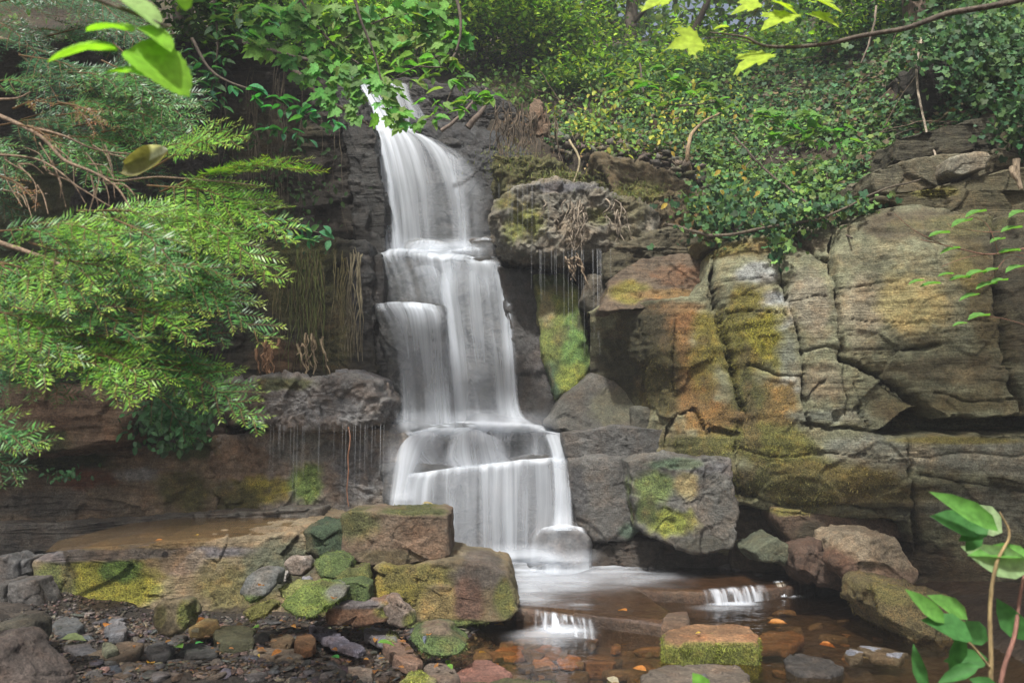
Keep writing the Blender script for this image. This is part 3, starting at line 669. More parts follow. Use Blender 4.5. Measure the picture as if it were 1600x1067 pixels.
# --- blocks beside the lower curtain
block([(880, 676), (960, 668), (1040, 672), (1042, 712), (960, 716), (885, 712)], 7.55, depth=1.2, base=(.10, .10, .095), wet=.6, edge=.03, amp=.02, strata=0, fine=2)
block([(888, 716), (930, 712), (984, 714), (990, 770), (1006, 825), (985, 848), (930, 848), (900, 820), (890, 770)], 7.45, depth=1.2, base=(.115, .113, .105), wet=.55, edge=.07, amp=.025, strata=0, fine=2, patches=[(985, 830, 20, 14, (.12, .18, .13), .5), (900, 770, 18, 50, (.08, .08, .08), 0)])
block([(985, 722), (1030, 714), (1140, 716), (1146, 760), (1154, 800), (1150, 856), (1100, 866), (1040, 850), (1000, 826), (990, 770)], 7.0, depth=1.2, a=.05, base=(.15, .15, .135), wet=.3, edge=.035, amp=.028, fsize=.3, strata=0,
      patches=[(1020, 760, 40, 30, (.16, .22, .07), .9), (1050, 815, 50, 22, (.24, .28, .05), 1), (1010, 800, 25, 25, (.08, .11, .03), 1), (1075, 755, 22, 30, (.36, .32, .16), 0), (1110, 730, 60, 14, (.2, .2, .2), 0), (1060, 725, 60, 10, (.13, .2, .12), .6), (1100, 850, 50, 12, (.1, .1, .08), .3)])
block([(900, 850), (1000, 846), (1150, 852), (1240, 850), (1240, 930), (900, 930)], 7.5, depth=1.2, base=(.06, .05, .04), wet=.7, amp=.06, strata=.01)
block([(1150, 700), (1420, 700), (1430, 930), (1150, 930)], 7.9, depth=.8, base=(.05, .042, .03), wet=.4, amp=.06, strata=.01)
# --- steps under the lower water
block([(615, 690), (640, 676), (670, 672), (694, 690), (700, 730), (640, 740), (612, 800)], 7.9, depth=.7, base=(.07, .075, .08), wet=1, edge=.14, amp=.02, strata=0)
block([(640, 672), (700, 668), (850, 672), (890, 682), (895, 720), (720, 735), (650, 745)], 8.0, depth=.8, base=(.06, .065, .065), wet=1, edge=.06, amp=.03, strata=0)
block([(598, 730), (720, 730), (890, 712), (905, 780), (915, 890), (600, 890)], 7.75, depth=.8, b=.04, base=(.07, .072, .072), wet=1, edge=.08, amp=.045, strata=.004)
block([(828, 850), (845, 828), (880, 820), (915, 828), (928, 850), (930, 900), (825, 900)], 7.35, depth=.6, base=(.14, .14, .14), wet=1, edge=.2, amp=.012, strata=0)
# --- strata rising to the upper right
block([(1090, 378), (1200, 352), (1305, 330), (1400, 318), (1300, 350), (1200, 366), (1100, 392)], 7.5, depth=1.3, base=(.13, .12, .05), moss=.5, edge=.04, amp=.04, strata=.01)
block([(1370, 312), (1480, 290), (1600, 262), (1850, 230), (1850, 340), (1600, 350), (1450, 330)], 6.9, depth=1.5, base=(.11, .10, .055), moss=.2, edge=.05, amp=.05, strata=.015, patches=[(1450, 300, 50, 12, (.16, .15, .04), 1)])
block([(1360, 268), (1470, 244), (1560, 238), (1600, 250), (1520, 280), (1420, 302), (1370, 300)], 7.1, depth=1.4, base=(.15, .14, .09), edge=.05, amp=.04, strata=.012)
block([(1485, 246), (1520, 240), (1550, 242), (1540, 262), (1500, 274), (1484, 264)], 6.85, depth=.6, base=(.26, .25, .19), edge=.05, amp=.02, strata=.01)
block([(1400, 215), (1520, 190), (1850, 150), (1850, 235), (1600, 240), (1480, 244), (1400, 250)], 7.4, depth=1.4, base=(.07, .065, .04), edge=.05, amp=.05, strata=.015)
block([(1440, 90), (1600, 50), (1850, 20), (1850, 160), (1560, 190), (1450, 180)], 8.3, depth=1.2, base=(.035, .032, .024), edge=.06, amp=.06, strata=.01)

# ============================================================ LEDGE AND SEPARATE ROCKS
# flat-topped mossy ledge on the left with a film of water on it
rock('ledge_rock', [(50, 876), (130, 862), (300, 846), (430, 838), (540, 832), (620, 846), (640, 1000), (300, 1000), (90, 990), (60, 940)], 6.15, depth=1.75, a=.16, b=.18, base=(.25, .20, .125), moss=.3, wet=.1, edge=.03, amp=.03, strata=.004, rough=.02, fine=2,
     patches=[(160, 918, 108, 48, (.34, .36, .07), 1), (80, 925, 40, 50, (.13, .15, .045), 1), (190, 890, 35, 20, (.13, .24, .06), 1), (200, 866, 240, 9, (.15, .14, .145), 0, 1, .8), (280, 880, 35, 22, (.25, .20, .15), 0), (360, 925, 70, 45, (.19, .17, .07), .7), (440, 880, 60, 35, (.13, .14, .09), .6), (210, 965, 160, 18, DBROWN, 0, 1, .4)],
     topmoss=None, cat='rock ledge', fuzz=26000, grow=.01, label='long low ledge with bright moss on its face and flat brown wet top')
rock('boulder', [(532, 806), (546, 798), (600, 799), (690, 799), (700, 804), (702, 870), (640, 884), (580, 884), (535, 868)], 5.75, depth=.55, a=.03, base=(.18, .135, .095), wet=.05, edge=.014, amp=.014, cut=.004, corner=1, rough=.012, fsize=.3, strata=0, fine=2,
     patches=[(560, 815, 40, 35, (.10, .105, .04), .9), (640, 797, 70, 10, (.09, .10, .035), .9), (660, 845, 45, 28, (.22, .15, .10), 0), (600, 870, 60, 14, (.11, .09, .05), .3)], mat=M_STONE,
     fuzz=26000, cat='boulder', label='squarish brown boulder stacked on top of the mossy block before the fall')
rock('boulder', [(585, 888), (640, 886), (690, 874), (722, 878), (760, 884), (796, 892), (803, 910), (812, 955), (800, 968), (730, 980), (640, 985), (600, 970), (585, 930)], 5.62, depth=.85, a=.05, b=.12, base=(.18, .15, .09), moss=.2, wet=.1, edge=.02, amp=.018, cut=.006, corner=1, strata=0, fine=2,
     patches=[(625, 925, 50, 55, (.24, .21, .045), 1), (700, 950, 60, 35, (.26, .20, .08), .7), (660, 900, 80, 16, (.19, .17, .05), .9), (750, 895, 45, 30, (.13, .11, .09), 0, 1, .3), (790, 940, 20, 35, (.14, .15, .045), .9), (735, 940, 25, 40, (.17, .10, .07), 0), (700, 978, 90, 10, (.15, .20, .06), 1)], mat=M_STONE,
     fuzz=26000, cat='boulder', label='large mossy block at the pool edge carrying the squarish boulder')
rock('boulder', [(466, 830), (480, 820), (530, 818), (545, 850), (540, 880), (490, 878), (466, 865)], 5.9, depth=.5, base=(.05, .08, .045), moss=.8, edge=.08, amp=.03, strata=0, mat=M_STONE,
     fuzz=26000, cat='boulder', label='dark green mossy boulder tucked against the ledge beside the squarish boulder')
rock('boulder', [(1312, 850), (1340, 836), (1395, 838), (1422, 870), (1440, 895), (1436, 912), (1400, 918), (1350, 905), (1318, 890), (1300, 880)], 6.25, depth=.7, b=.35, base=(.33, .275, .19), edge=.03, amp=.045, fsize=.28, strata=0, fine=1.4,
     patches=[(1300, 890, 45, 30, (.14, .085, .055), 0), (1400, 905, 60, 18, (.22, .16, .11), 0)], mat=M_STONE,
     fuzz=26000, cat='boulder', label='pale tan angular boulder lit under the dark overhang')
rock('boulder', [(1255, 860), (1290, 850), (1330, 862), (1345, 900), (1400, 920), (1380, 935), (1280, 920), (1250, 890)], 6.5, depth=.6, base=(.10, .065, .045), wet=.3, edge=.06, amp=.04, strata=0, mat=M_STONE,
     fuzz=26000, cat='boulder', label='dark reddish brown boulder behind the pale tan angular one')
rock('boulder', [(1172, 862), (1200, 842), (1215, 834), (1238, 850), (1250, 866), (1230, 884), (1190, 880)], 6.75, depth=.5, base=(.10, .115, .075), wet=.2, edge=.05, amp=.03, strata=0, mat=M_STONE,
     fuzz=26000, cat='boulder', label='small greenish pointed rock at the foot of the dark recess')
rock('boulder', [(1372, 925), (1385, 916), (1430, 922), (1490, 935), (1526, 950), (1526, 1000), (1480, 1028), (1430, 1020), (1390, 985), (1375, 955)], 5.5, depth=.7, b=.4, base=(.13, .105, .045), moss=.9, edge=.10, amp=.035, strata=0, fine=2, mat=M_STONE,
     patches=[(1500, 960, 30, 30, (.17, .12, .06), .6), (1400, 930, 40, 15, (.17, .15, .05), 1)],
     fuzz=26000, cat='boulder', label='brown mossy boulder standing in the pool behind the leafy sapling')

# ============================================================ WATER
def fall_material(name, su=20.0, sv=.55, lo=.3, hi=.72):
    m, nt = new_mat(name); g = G(nt)
    uv = g.n('UVMap').outputs['UV']; A = g.attr('A').outputs['Fac']
    def ns(sx, sy, sc, det):
        mp = g.n('Mapping'); mp.inputs['Scale'].default_value = (sx, sy, 1); g.l(uv, mp.inputs['Vector']); return g.noise(mp.outputs[0], sc, det, .55)
    a = ns(su * .28, sv * .9, 1, 2); b = ns(su * .8, sv * .7, 1, 3); c = ns(su * 3.0, sv * 1.3, 1, 2)
    s = g.math('ADD', g.math('MULTIPLY', a, .66), g.math('ADD', g.math('MULTIPLY', b, .26), g.math('MULTIPLY', c, .08)))
    k = g.mapr(s, lo, hi, .05, 1.6)
    al = g.math('MINIMUM', g.math('MULTIPLY', g.math('MULTIPLY', A, k), .74), .93)
    df = g.n('BsdfDiffuse'); df.inputs['Color'].default_value = (.80, .86, .94, 1)
    tr = g.n('BsdfTranslucent'); tr.inputs['Color'].default_value = (.80, .87, .95, 1)
    m1 = g.n('MixShader'); m1.inputs[0].default_value = .35; g.l(df.outputs[0], m1.inputs[1]); g.l(tr.outputs[0], m1.inputs[2])
    tp = g.n('BsdfTransparent'); m2 = g.n('MixShader'); g.l(al, m2.inputs[0]); g.l(tp.outputs[0], m2.inputs[1]); g.l(m1.outputs[0], m2.inputs[2])
    o = g.n('OutputMaterial'); g.l(m2.outputs[0], o.inputs[0]); return m
M_FALL = fall_material('falling_water')
M_FOAM = fall_material('foaming_water', 3.0, 3.0, .25, .75)

waterfall = empty('waterfall', (-.2, 8.2, 0), label='white silky waterfall running down stepped dark rock', kind='structure', cat='waterfall')
def wsheet(rows, alpha, nu=60, nv=90, name='water_sheet', mat=None, thick=.03, lin_v=False, seed=0, wob=.015, parent='w'):
    R = [catmull(np.array([at(*p) for p in r]), nu) if len(r) > 1 else None for r in rows]
    R = np.stack(R, 1)
    V = np.stack([(linear if lin_v else catmull)(R[i], nv) for i in range(nu)])        # nu,nv,3
    U = np.linspace(0, 1, nu)[:, None] * np.ones((1, nv)); T = np.ones((nu, 1)) * np.linspace(0, 1, nv)[None]
    lu = np.linalg.norm(V[-1] - V[0], axis=1).max(); lv = np.linalg.norm(np.diff(V[nu // 2], axis=0), axis=1).sum()
    Vf = V.reshape(-1, 3).copy()
    q = np.stack([U.ravel() * lu * 3, T.ravel() * lv * .35, np.full(U.size, seed)], 1)
    lipn = np.stack([U.ravel() * lu * 3.2, T.ravel() * .7, np.full(U.size, seed * 1.7)], 1); Vf[:, 2] += .035 * fbm(lipn, 3, seed) * sstep(0, .1, T.ravel())
    Vf[:, 1] -= wob * (1 + fbm(q * 2, 3, seed)) + .012 * fbm(q * np.array([6, .6, 1]), 2, seed + 3) 
    qq = np.stack([U.ravel() * lu * 4.5, T.ravel() * lv * .45, np.full(U.size, seed * 3.1)], 1)
    ur = np.clip(U.ravel() + .05 * fbm(np.stack([T.ravel() * lv * 3.5, U.ravel() * 2, np.full(U.size, seed + .5)], 1), 3, seed) * np.sin(T.ravel() * math.pi) ** .5, 0, 1)
    A = np.clip(alpha(ur, T.ravel(), q), 0, 1.4) * np.clip(1.03 + .8 * fbm(qq, 3, seed + 7) * sstep(.02, .25, T.ravel()), .25, 1.6)
    uv = np.stack([U.ravel() * lu + seed * 3.7, T.ravel() * lv], 1)
    fq = grid_faces(nu, nv)
    o = mesh_from(name, Vf, [fq], mat or M_FALL, {'A': A}, uv=uv)
    return link(o, waterfall if parent == 'w' else parent)
def edge(u, l=.12, r=.12): return sstep(0, l, u) * sstep(1, 1 - r, u)
def nz(q, s, seed=1): return fbm(q * s, 3, seed)

# top: narrow chute then the first free veil
wsheet([[(538, 106, 10.1), (556, 110, 10.1), (574, 120, 10.1)],
        [(552, 128, 9.95), (572, 132, 9.95), (594, 146, 9.95)],
        [(570, 160, 9.8), (596, 170, 9.8), (628, 180, 9.8)],
        [(576, 190, 9.65), (610, 192, 9.65), (660, 204, 9.65)],
        [(572, 225, 9.42), (640, 218, 9.3), (735, 250, 9.2)],
        [(576, 275, 9.3), (660, 272, 9.1), (762, 298, 8.98)],
        [(584, 330, 9.22), (670, 330, 9.05), (774, 350, 8.92)],
        [(592, 394, 9.15), (676, 396, 9.0), (776, 398, 8.88)]],
       lambda u, v, q: edge(u, .10, .42) * (1.05 - .66 * sstep(.38, .85, v) * np.exp(-((u - .5) / .30) ** 2)) * (1 - .35 * sstep(.5, 1, v)), nu=110, nv=150, seed=1)
wsheet([[(574, 180, 9.6), (592, 182, 9.6), (610, 186, 9.6)], [(574, 230, 9.45), (596, 232, 9.45), (622, 236, 9.45)], [(584, 300, 9.15), (602, 302, 9.12), (620, 306, 9.08)], [(594, 350, 9.1), (609, 352, 9.06), (624, 352, 9.02)], [(600, 394, 9.02), (613, 396, 9.0), (630, 396, 8.96)]],
       lambda u, v, q: edge(u, .3, .45) * .8, nu=40, nv=90, seed=2)
wsheet([[(690, 235, 9.2), (710, 245, 9.2), (728, 262, 9.15)], [(704, 300, 9.0), (718, 300, 9.0), (738, 305, 8.98)], [(710, 350, 8.93), (722, 350, 8.93), (738, 350, 8.92)], [(706, 392, 8.88), (722, 392, 8.88), (740, 392, 8.88)]],
       lambda u, v, q: edge(u, .35, .4) * .45, nu=40, nv=90, seed=3)
wsheet([[(604, 130, 10.05), (620, 129, 10.05), (640, 134, 10.05)], [(614, 150, 9.95), (630, 150, 9.95), (644, 152, 9.95)], [(622, 172, 9.85), (640, 174, 9.85), (656, 176, 9.85)], [(640, 200, 9.7), (656, 205, 9.7), (672, 206, 9.7)]],
       lambda u, v, q: edge(u, .2, .25) * (.85 - .45 * v), nu=40, nv=60, seed=4)
wsheet([[(644, 160, 9.9), (656, 165, 9.9)], [(654, 180, 9.85), (668, 185, 9.85)], [(658, 205, 9.7), (672, 210, 9.7)]], lambda u, v, q: edge(u, .4, .4) * .35, nu=24, nv=40, seed=5)
# little domes on the first step
for (x0, x1, y0, y1, Y) in ((628, 708, 376, 402, 8.95), (704, 762, 386, 404, 8.85), (732, 776, 371, 376, 8.8)):
    xm = (x0 + x1) / 2
    wsheet([[(x0 + 8, y0 + 2, Y), (xm, y0 - 1, Y), (x1 - 8, y0 + 2, Y)], [(x0 + 2, y0 + 6, Y - .06), (xm, y0 + 4, Y - .08), (x1 - 2, y0 + 6, Y - .06)], [(x0, y1, Y - .1), (xm, y1, Y - .12), (x1, y1, Y - .1)]],
           lambda u, v, q: edge(u, .25, .25) * (.75 - .45 * v) * sstep(0, .35, v) * .8, nu=30, nv=20, seed=6)
# first ledge: lip, then two lobes
wsheet([[(584, 388, 9.1), (680, 390, 9.1), (775, 392, 9.1)],
        [(578, 397, 8.86), (640, 396, 8.82), (700, 400, 8.8), (782, 408, 8.8)],
        [(582, 408, 8.76), (640, 406, 8.74), (700, 410, 8.72), (790, 416, 8.72)],
        [(596, 440, 8.72), (650, 436, 8.7), (705, 440, 8.68), (796, 444, 8.68)],
        [(600, 482, 8.68), (660, 480, 8.66), (708, 482, 8.64), (800, 482, 8.64)]],
       lambda u, v, q: edge(u, .16, .12) * (1.1 - .6 * sstep(.3, .6, v)) * (1 - .55 * sstep(.5, .9, v) * sstep(.33, .15, u)) * (1 - sstep(.55, .98, v) * sstep(.42, .56, u)) * (1 - .6 * sstep(.85, 1, v)), nu=110, nv=70, seed=7)
wsheet([[(700, 402, 8.78), (740, 404, 8.78), (786, 410, 8.78)],
        [(684, 440, 8.68), (740, 440, 8.68), (796, 446, 8.68)],
        [(692, 500, 8.62), (745, 500, 8.6), (804, 505, 8.62)],
        [(700, 580, 8.56), (755, 580, 8.55), (808, 585, 8.56)],
        [(704, 640, 8.5), (760, 640, 8.48), (814, 640, 8.5)],
        [(706, 672, 8.42), (765, 670, 8.38), (826, 668, 8.4)]],
       lambda u, v, q: sstep(0, .22, v + .08 * fbm(q * 3, 2, 5)) * edge(u, .10, .12) * (.62 - .14 * sstep(.3, .8, v) * np.exp(-((u - .55) / .3) ** 2) + .25 * np.exp(-((u - .05) / .09) ** 2) + .3 * np.exp(-((u - .93) / .05) ** 2)), nu=110, nv=150, seed=8)
wsheet([[(640, 420, 8.66), (670, 415, 8.64), (690, 425, 8.64)], [(668, 450, 8.6), (686, 450, 8.6), (704, 455, 8.6)], [(690, 520, 8.55), (700, 520, 8.55), (712, 520, 8.55)], [(694, 600, 8.48), (704, 600, 8.48), (716, 600, 8.48)], [(700, 670, 8.4), (712, 670, 8.38), (726, 670, 8.4)]],
       lambda u, v, q: edge(u, .35, .35) * .5, nu=30, nv=110, seed=9)
wsheet([[(790, 470, 8.62), (795, 470, 8.62), (800, 472, 8.62)], [(794, 560, 8.54), (800, 560, 8.54), (808, 562, 8.54)], [(800, 640, 8.46), (808, 640, 8.46), (816, 640, 8.46)], [(808, 666, 8.38), (830, 668, 8.34), (860, 670, 8.36)]],
       lambda u, v, q: edge(u, .4, .4) * .7, nu=24, nv=110, seed=10)
# left lobe from the second shelf
wsheet([[(582, 474, 8.66), (640, 472, 8.64), (694, 478, 8.62)],
        [(586, 480, 8.46), (640, 477, 8.42), (696, 486, 8.42)],
        [(600, 500, 8.38), (648, 498, 8.36), (704, 505, 8.37)],
        [(618, 570, 8.34), (656, 570, 8.33), (708, 570, 8.34)],
        [(622, 630, 8.3), (660, 632, 8.28), (712, 634, 8.3)],
        [(618, 682, 8.22), (664, 684, 8.18), (716, 680, 8.2)]],
       lambda u, v, q: edge(u, .2, .2) * (.98 - .46 * sstep(.2, .5, v) + .12 * sstep(.8, 1, v)) * (1 - .25 * np.exp(-((u - .5) / .2) ** 2) * sstep(.4, .8, v)), nu=90, nv=130, seed=11)
# landing shelf and the tumbling step below it
wsheet([[(640, 668, 8.3), (740, 658, 8.3), (850, 664, 8.3)],
        [(622, 676, 8.05), (720, 668, 8.0), (800, 668, 7.98), (886, 674, 8.0)],
        [(612, 684, 7.95), (700, 680, 7.9), (800, 676, 7.9), (892, 680, 7.92)],
        [(618, 712, 7.86), (700, 708, 7.84), (800, 700, 7.84), (894, 694, 7.86)],
        [(640, 738, 7.8), (720, 730, 7.78), (800, 722, 7.78), (896, 712, 7.8)]],
       lambda u, v, q: edge(u, .12, .08) * (1.1 - .65 * sstep(.3, .6, v)) * (1 - .5 * sstep(.5, .8, v) * np.exp(-((u - .62) / .16) ** 2)), nu=110, nv=60, seed=12)
wsheet([[(640, 676, 7.86), (664, 672, 7.82), (694, 680, 7.86)], [(622, 700, 7.8), (640, 690, 7.76), (700, 704, 7.8)], [(612, 745, 7.74), (630, 745, 7.72), (660, 738, 7.74)], [(606, 790, 7.66), (622, 792, 7.64), (648, 790, 7.64)]],
       lambda u, v, q: edge(u, .25, .35) * .7, nu=40, nv=60, seed=13)
wsheet([[(700, 690, 7.82), (740, 672, 7.78), (790, 690, 7.82)], [(690, 715, 7.76), (745, 700, 7.7), (800, 716, 7.76)], [(700, 732, 7.7), (750, 728, 7.68), (810, 724, 7.72)]],
       lambda u, v, q: edge(u, .2, .2) * .55, nu=40, nv=30, seed=14)
# last curtain
wsheet([[(632, 740, 7.8), (720, 728, 7.78), (800, 720, 7.78), (890, 712, 7.8)],
        [(630, 746, 7.64), (720, 735, 7.62), (800, 726, 7.62), (894, 716, 7.64)],
        [(622, 764, 7.58), (720, 756, 7.56), (800, 748, 7.56), (896, 735, 7.58)],
        [(618, 810, 7.54), (720, 810, 7.52), (800, 806, 7.5), (896, 790, 7.5)],
        [(616, 880, 7.5), (720, 882, 7.48), (800, 880, 7.42), (880, 876, 7.42)]],
       lambda u, v, q: edge(u, .08, .12) * (1.1 - .58 * sstep(.12, .38, v)) * (1 - .3 * sstep(.85, 1, v)) * (1 - .35 * sstep(.70, .78, u) * sstep(.9, .82, u) * sstep(.2, .4, v)), nu=140, nv=120, seed=15)
wsheet([[(846, 680, 7.84), (862, 678, 7.82), (880, 682, 7.84)], [(858, 712, 7.66), (872, 712, 7.64), (888, 714, 7.66)], [(862, 760, 7.5), (876, 760, 7.5), (892, 760, 7.5)], [(862, 800, 7.44), (878, 800, 7.44), (898, 800, 7.44)], [(858, 826, 7.36), (878, 826, 7.34), (900, 826, 7.36)]],
       lambda u, v, q: edge(u, .3, .3) * .75, nu=40, nv=90, seed=16)
for (x, Y, s) in ((886, 7.55, 17), (896, 7.6, 18)):
    wsheet([[(x - 2, 682, 7.8), (x + 5, 684, 7.8)], [(x - 1, 730, Y), (x + 5, 730, Y)], [(x + 3, 824, Y - .1), (x + 9, 824, Y - .1)]], lambda u, v, q: edge(u, .4, .4) * .5 * (1 - .4 * v), nu=14, nv=60, seed=s)
wsheet([[(846, 824, 7.38), (880, 819, 7.36), (914, 824, 7.38)], [(836, 834, 7.3), (880, 828, 7.27), (922, 834, 7.3)], [(830, 850, 7.26), (878, 846, 7.23), (926, 850, 7.27)], [(824, 892, 7.2), (878, 895, 7.18), (930, 890, 7.22)]],
       lambda u, v, q: edge(u, .14, .14) * (.85 - .72 * sstep(.08, .4, v) + .45 * sstep(.82, .97, v)) + .3 * np.exp(-((u - .06) / .05) ** 2), nu=60, nv=50, seed=19)
# soft spray along the landings
for (x0, x1, y, Y, h, a, s) in ((600, 770, 386, 9.0, 16, .5, 21), (600, 730, 668, 7.95, 30, .85, 22), (690, 880, 664, 7.95, 26, .9, 23), (590, 790, 392, 8.78, 14, .55, 27), (690, 900, 872, 7.25, 26, .75, 24), (810, 945, 876, 7.1, 20, .7, 26), (600, 660, 780, 7.5, 22, .4, 25)):
    wsheet([[(x0, y - h, Y), ((x0 + x1) / 2, y - h, Y), (x1, y - h, Y)], [(x0, y, Y - .05), ((x0 + x1) / 2, y, Y - .12), (x1, y, Y - .05)], [(x0, y + h * .6, Y), ((x0 + x1) / 2, y + h * .6, Y - .03), (x1, y + h * .6, Y)]],
           lambda u, v, q, a=a: edge(u, .35, .35) * np.sin(np.clip(v, 0, 1) * math.pi) ** 1.5 * a, nu=40, nv=20, mat=M_FOAM, name='spray', seed=s)
# loose spray hanging in front of the tiers
for (x0, x1, ya, yb, Y, a, s) in ((600, 900, 700, 880, 7.3, .20, 31), (590, 820, 420, 670, 8.25, .10, 32), (590, 740, 250, 395, 8.8, .10, 33), (590, 660, 670, 800, 7.5, .35, 34)):
    wsheet([[(x0, ya, Y), ((x0 + x1) / 2, ya, Y - .05), (x1, ya, Y)], [(x0, (ya + yb) / 2, Y), ((x0 + x1) / 2, (ya + yb) / 2, Y - .08), (x1, (ya + yb) / 2, Y)], [(x0, yb, Y), ((x0 + x1) / 2, yb, Y - .05), (x1, yb, Y)]],
           lambda u, v, q, a=a: edge(u, .4, .4) * np.sin(np.clip(v, 0, 1) * math.pi) * a, nu=40, nv=40, mat=M_FOAM, name='spray', seed=s)
# drips: thin threads of water under the overhangs
dr = []
def threads(x0, x1, y0, y1, Y, n, seed, jl=.5):
    r = np.random.default_rng(seed)
    for _ in range(n):
        x = r.uniform(x0, x1); l = (y1 - y0) * r.uniform(1 - jl, 1)
        o = r.uniform(0, 4)
        a_, b_ = at(x, y0 + o, Y), at(x, y0 + l, Y)
        a_[0] = b_[0]; b_[1] = a_[1]
        dr.append(tube([a_, (a_ + b_) / 2, b_], [r.uniform(.0009, .0022), .0008], 5, 4))
m_, nt_ = new_mat('water_thread'); g_ = G(nt_); p_ = g_.n('BsdfPrincipled'); p_.inputs['Base Color'].default_value = (.62, .65, .68, 1); p_.inputs['Roughness'].default_value = .25
t_ = g_.n('BsdfTransparent'); x_ = g_.n('MixShader'); x_.inputs[0].default_value = .24; g_.l(t_.outputs[0], x_.inputs[1]); g_.l(p_.outputs[0], x_.inputs[2]); g_.l(x_.outputs[0], g_.n('OutputMaterial').inputs[0])
M_THREAD = m_
for args in ((825, 960, 388, 470, 7.85, 18, 1), (770, 860, 286, 400, 7.95, 12, 2, .8), (420, 600, 662, 770, 7.45, 22, 3, .85), (850, 940, 388, 560, 7.9, 9, 4, .4), (730, 800, 375, 420, 8.6, 8, 5), (455, 600, 660, 805, 7.5, 5, 6, .2)):
    threads(*args)
V_, F_ = join(dr)
link(mesh_from('water_thread', V_, F_, M_THREAD, uv=None), waterfall, kind='stuff')

# ---- pools
def pool_material(name, tint, rough=.06, bump=.25, sc=2.0, murk=.0, mc=(.07, .045, .028, 1)):
    m, nt = new_mat(name); g = G(nt)
    tc = g.n('NewGeometry').outputs['Position']
    mp = g.n('Mapping'); mp.inputs['Scale'].default_value = (1, 1.6, 1); g.l(tc, mp.inputs['Vector'])
    n = g.math('ADD', g.math('MULTIPLY', g.noise(mp.outputs[0], sc, 3, .5, .6), 1.0), g.math('MULTIPLY', g.noise(mp.outputs[0], sc * 6, 2, .5, .3), .22))
    bp = g.n('Bump'); bp.inputs['Strength'].default_value = bump; bp.inputs['Distance'].default_value = .05; g.l(n, bp.inputs['Height'])
    gl = g.n('BsdfGlossy'); gl.inputs['Roughness'].default_value = rough; gl.inputs['Color'].default_value = (.9, .9, .9, 1); g.l(bp.outputs[0], gl.inputs['Normal'])
    tp = g.n('BsdfTransparent'); tp.inputs['Color'].default_value = tint
    df = g.n('BsdfDiffuse'); df.inputs['Color'].default_value = mc
    m0 = g.n('MixShader'); m0.inputs[0].default_value = murk; g.l(tp.outputs[0], m0.inputs[1]); g.l(df.outputs[0], m0.inputs[2])
    fr = g.n('Fresnel'); fr.inputs['IOR'].default_value = 1.33; g.l(bp.outputs[0], fr.inputs['Normal'])
    m2 = g.n('MixShader'); g.l(fr.outputs[0], m2.inputs[0]); g.l(m0.outputs[0], m2.inputs[1]); g.l(gl.outputs[0], m2.inputs[2])
    o = g.n('OutputMaterial'); g.l(m2.outputs[0], o.inputs[0]); return m
M_POOL = pool_material('brown_clear_water', (.82, .70, .52, 1), .07, .3, 2.6, .05)
M_LEDGE = pool_material('ledge_film', (.88, .78, .62, 1), .16, .25, 4.0, .3, (.24, .165, .09, 1))
M_FILM = pool_material('thin_water_film', (.80, .68, .52, 1), .12, .3, 4.0, .12)
def flat(name, P, z, mat, **k):
    V = np.array([(x, y, z) for x, y in ccw(P)]); me = bpy.data.meshes.new(name); c = V.mean(0)
    me.from_pydata([tuple(v - c) for v in V], [], [tuple(range(len(V)))]); me.materials.append(mat)
    o = bpy.data.objects.new(name, me); o.location = c; return link(o, **k)
flat('lower_pool_water', [(-3.2, 3.4), (5, 3.4), (6, 9), (-3.2, 9)], LOW, M_POOL, kind='structure', label='shallow clear brown pool in front of the ledges')
SA = [(-.05, 7.9), (.02, 5.99), (.35, 5.87), (.70, 5.70), (.99, 5.52), (1.12, 5.78), (1.05, 6.2), (1.0, 6.8), (1.0, 7.9)]
SB = [(.75, 8.5), (.80, 6.75), (.96, 6.64), (1.2, 6.58), (1.5, 6.5), (1.9, 6.62), (2.25, 6.76), (2.6, 7.2), (2.7, 8.5)]
flat('upper_pool_water', [(-.3, 8.4), (-.1, 6.4), (.02, 6.02), (.35, 5.895), (.70, 5.73), (.98, 5.56), (1.10, 5.79), (1.03, 6.2), (.96, 6.67), (1.2, 6.61), (1.5, 6.53), (1.9, 6.65), (2.22, 6.79), (2.6, 7.2), (2.8, 8.4)], .004, M_FILM, kind='structure', label='thin brown water sliding over the flat rock shelf')
shelf = empty('rock_shelf', (1.0, 6.5, -.2), label='flat brown bedrock shelf under the pool with two low drops', kind='structure')
for P_ in (SA, SB):
    slab('shelf_slab', P_, -.018, thick=.26, world=True, base=(.12, .08, .052), wet=.9, amp=.014, edge=.02, step=3.2, rough=.02, parent=shelf, sidecol=(.08, .05, .03),
         patches=[(1040, 945, 60, 10, (.24, .125, .055), 0), (950, 930, 90, 25, (.14, .10, .08), 0), (1000, 985, 60, 10, (.26, .15, .05), .4), (1150, 900, 90, 14, (.12, .075, .05), 0)])
def foam(cx, cy, rx, ry, z, a, seed, name='foam', rot=0.0, parent='w', pw=1.3):
    c = atz(cx, cy, z); sx = c[1] / F * rx; sy = abs(atz(cx, cy - ry, z)[1] - atz(cx, cy + ry, z)[1]) / 2
    n = 40; u = np.linspace(-1, 1, n); U, W = np.meshgrid(u, u, indexing='ij')
    X = U.ravel() * sx * 1.3; Yy = W.ravel() * sy * 1.3
    V = np.stack([c[0] + X * math.cos(rot) - Yy * math.sin(rot), c[1] + X * math.sin(rot) + Yy * math.cos(rot), np.full(n * n, z) + .002 * seed % .006], 1)
    r = np.sqrt(U.ravel() ** 2 + W.ravel() ** 2) * 1.3 + .28 * fbm(V * 4, 3, seed)
    A = a * (1 - sstep(.1, 1.0, r)) ** pw
    o = mesh_from(name, V, [grid_faces(n, n)], M_FOAM, {'A': A}, uv=V[:, :2] * np.array([1, 1.6]))
    return link(o, waterfall if parent == 'w' else parent)
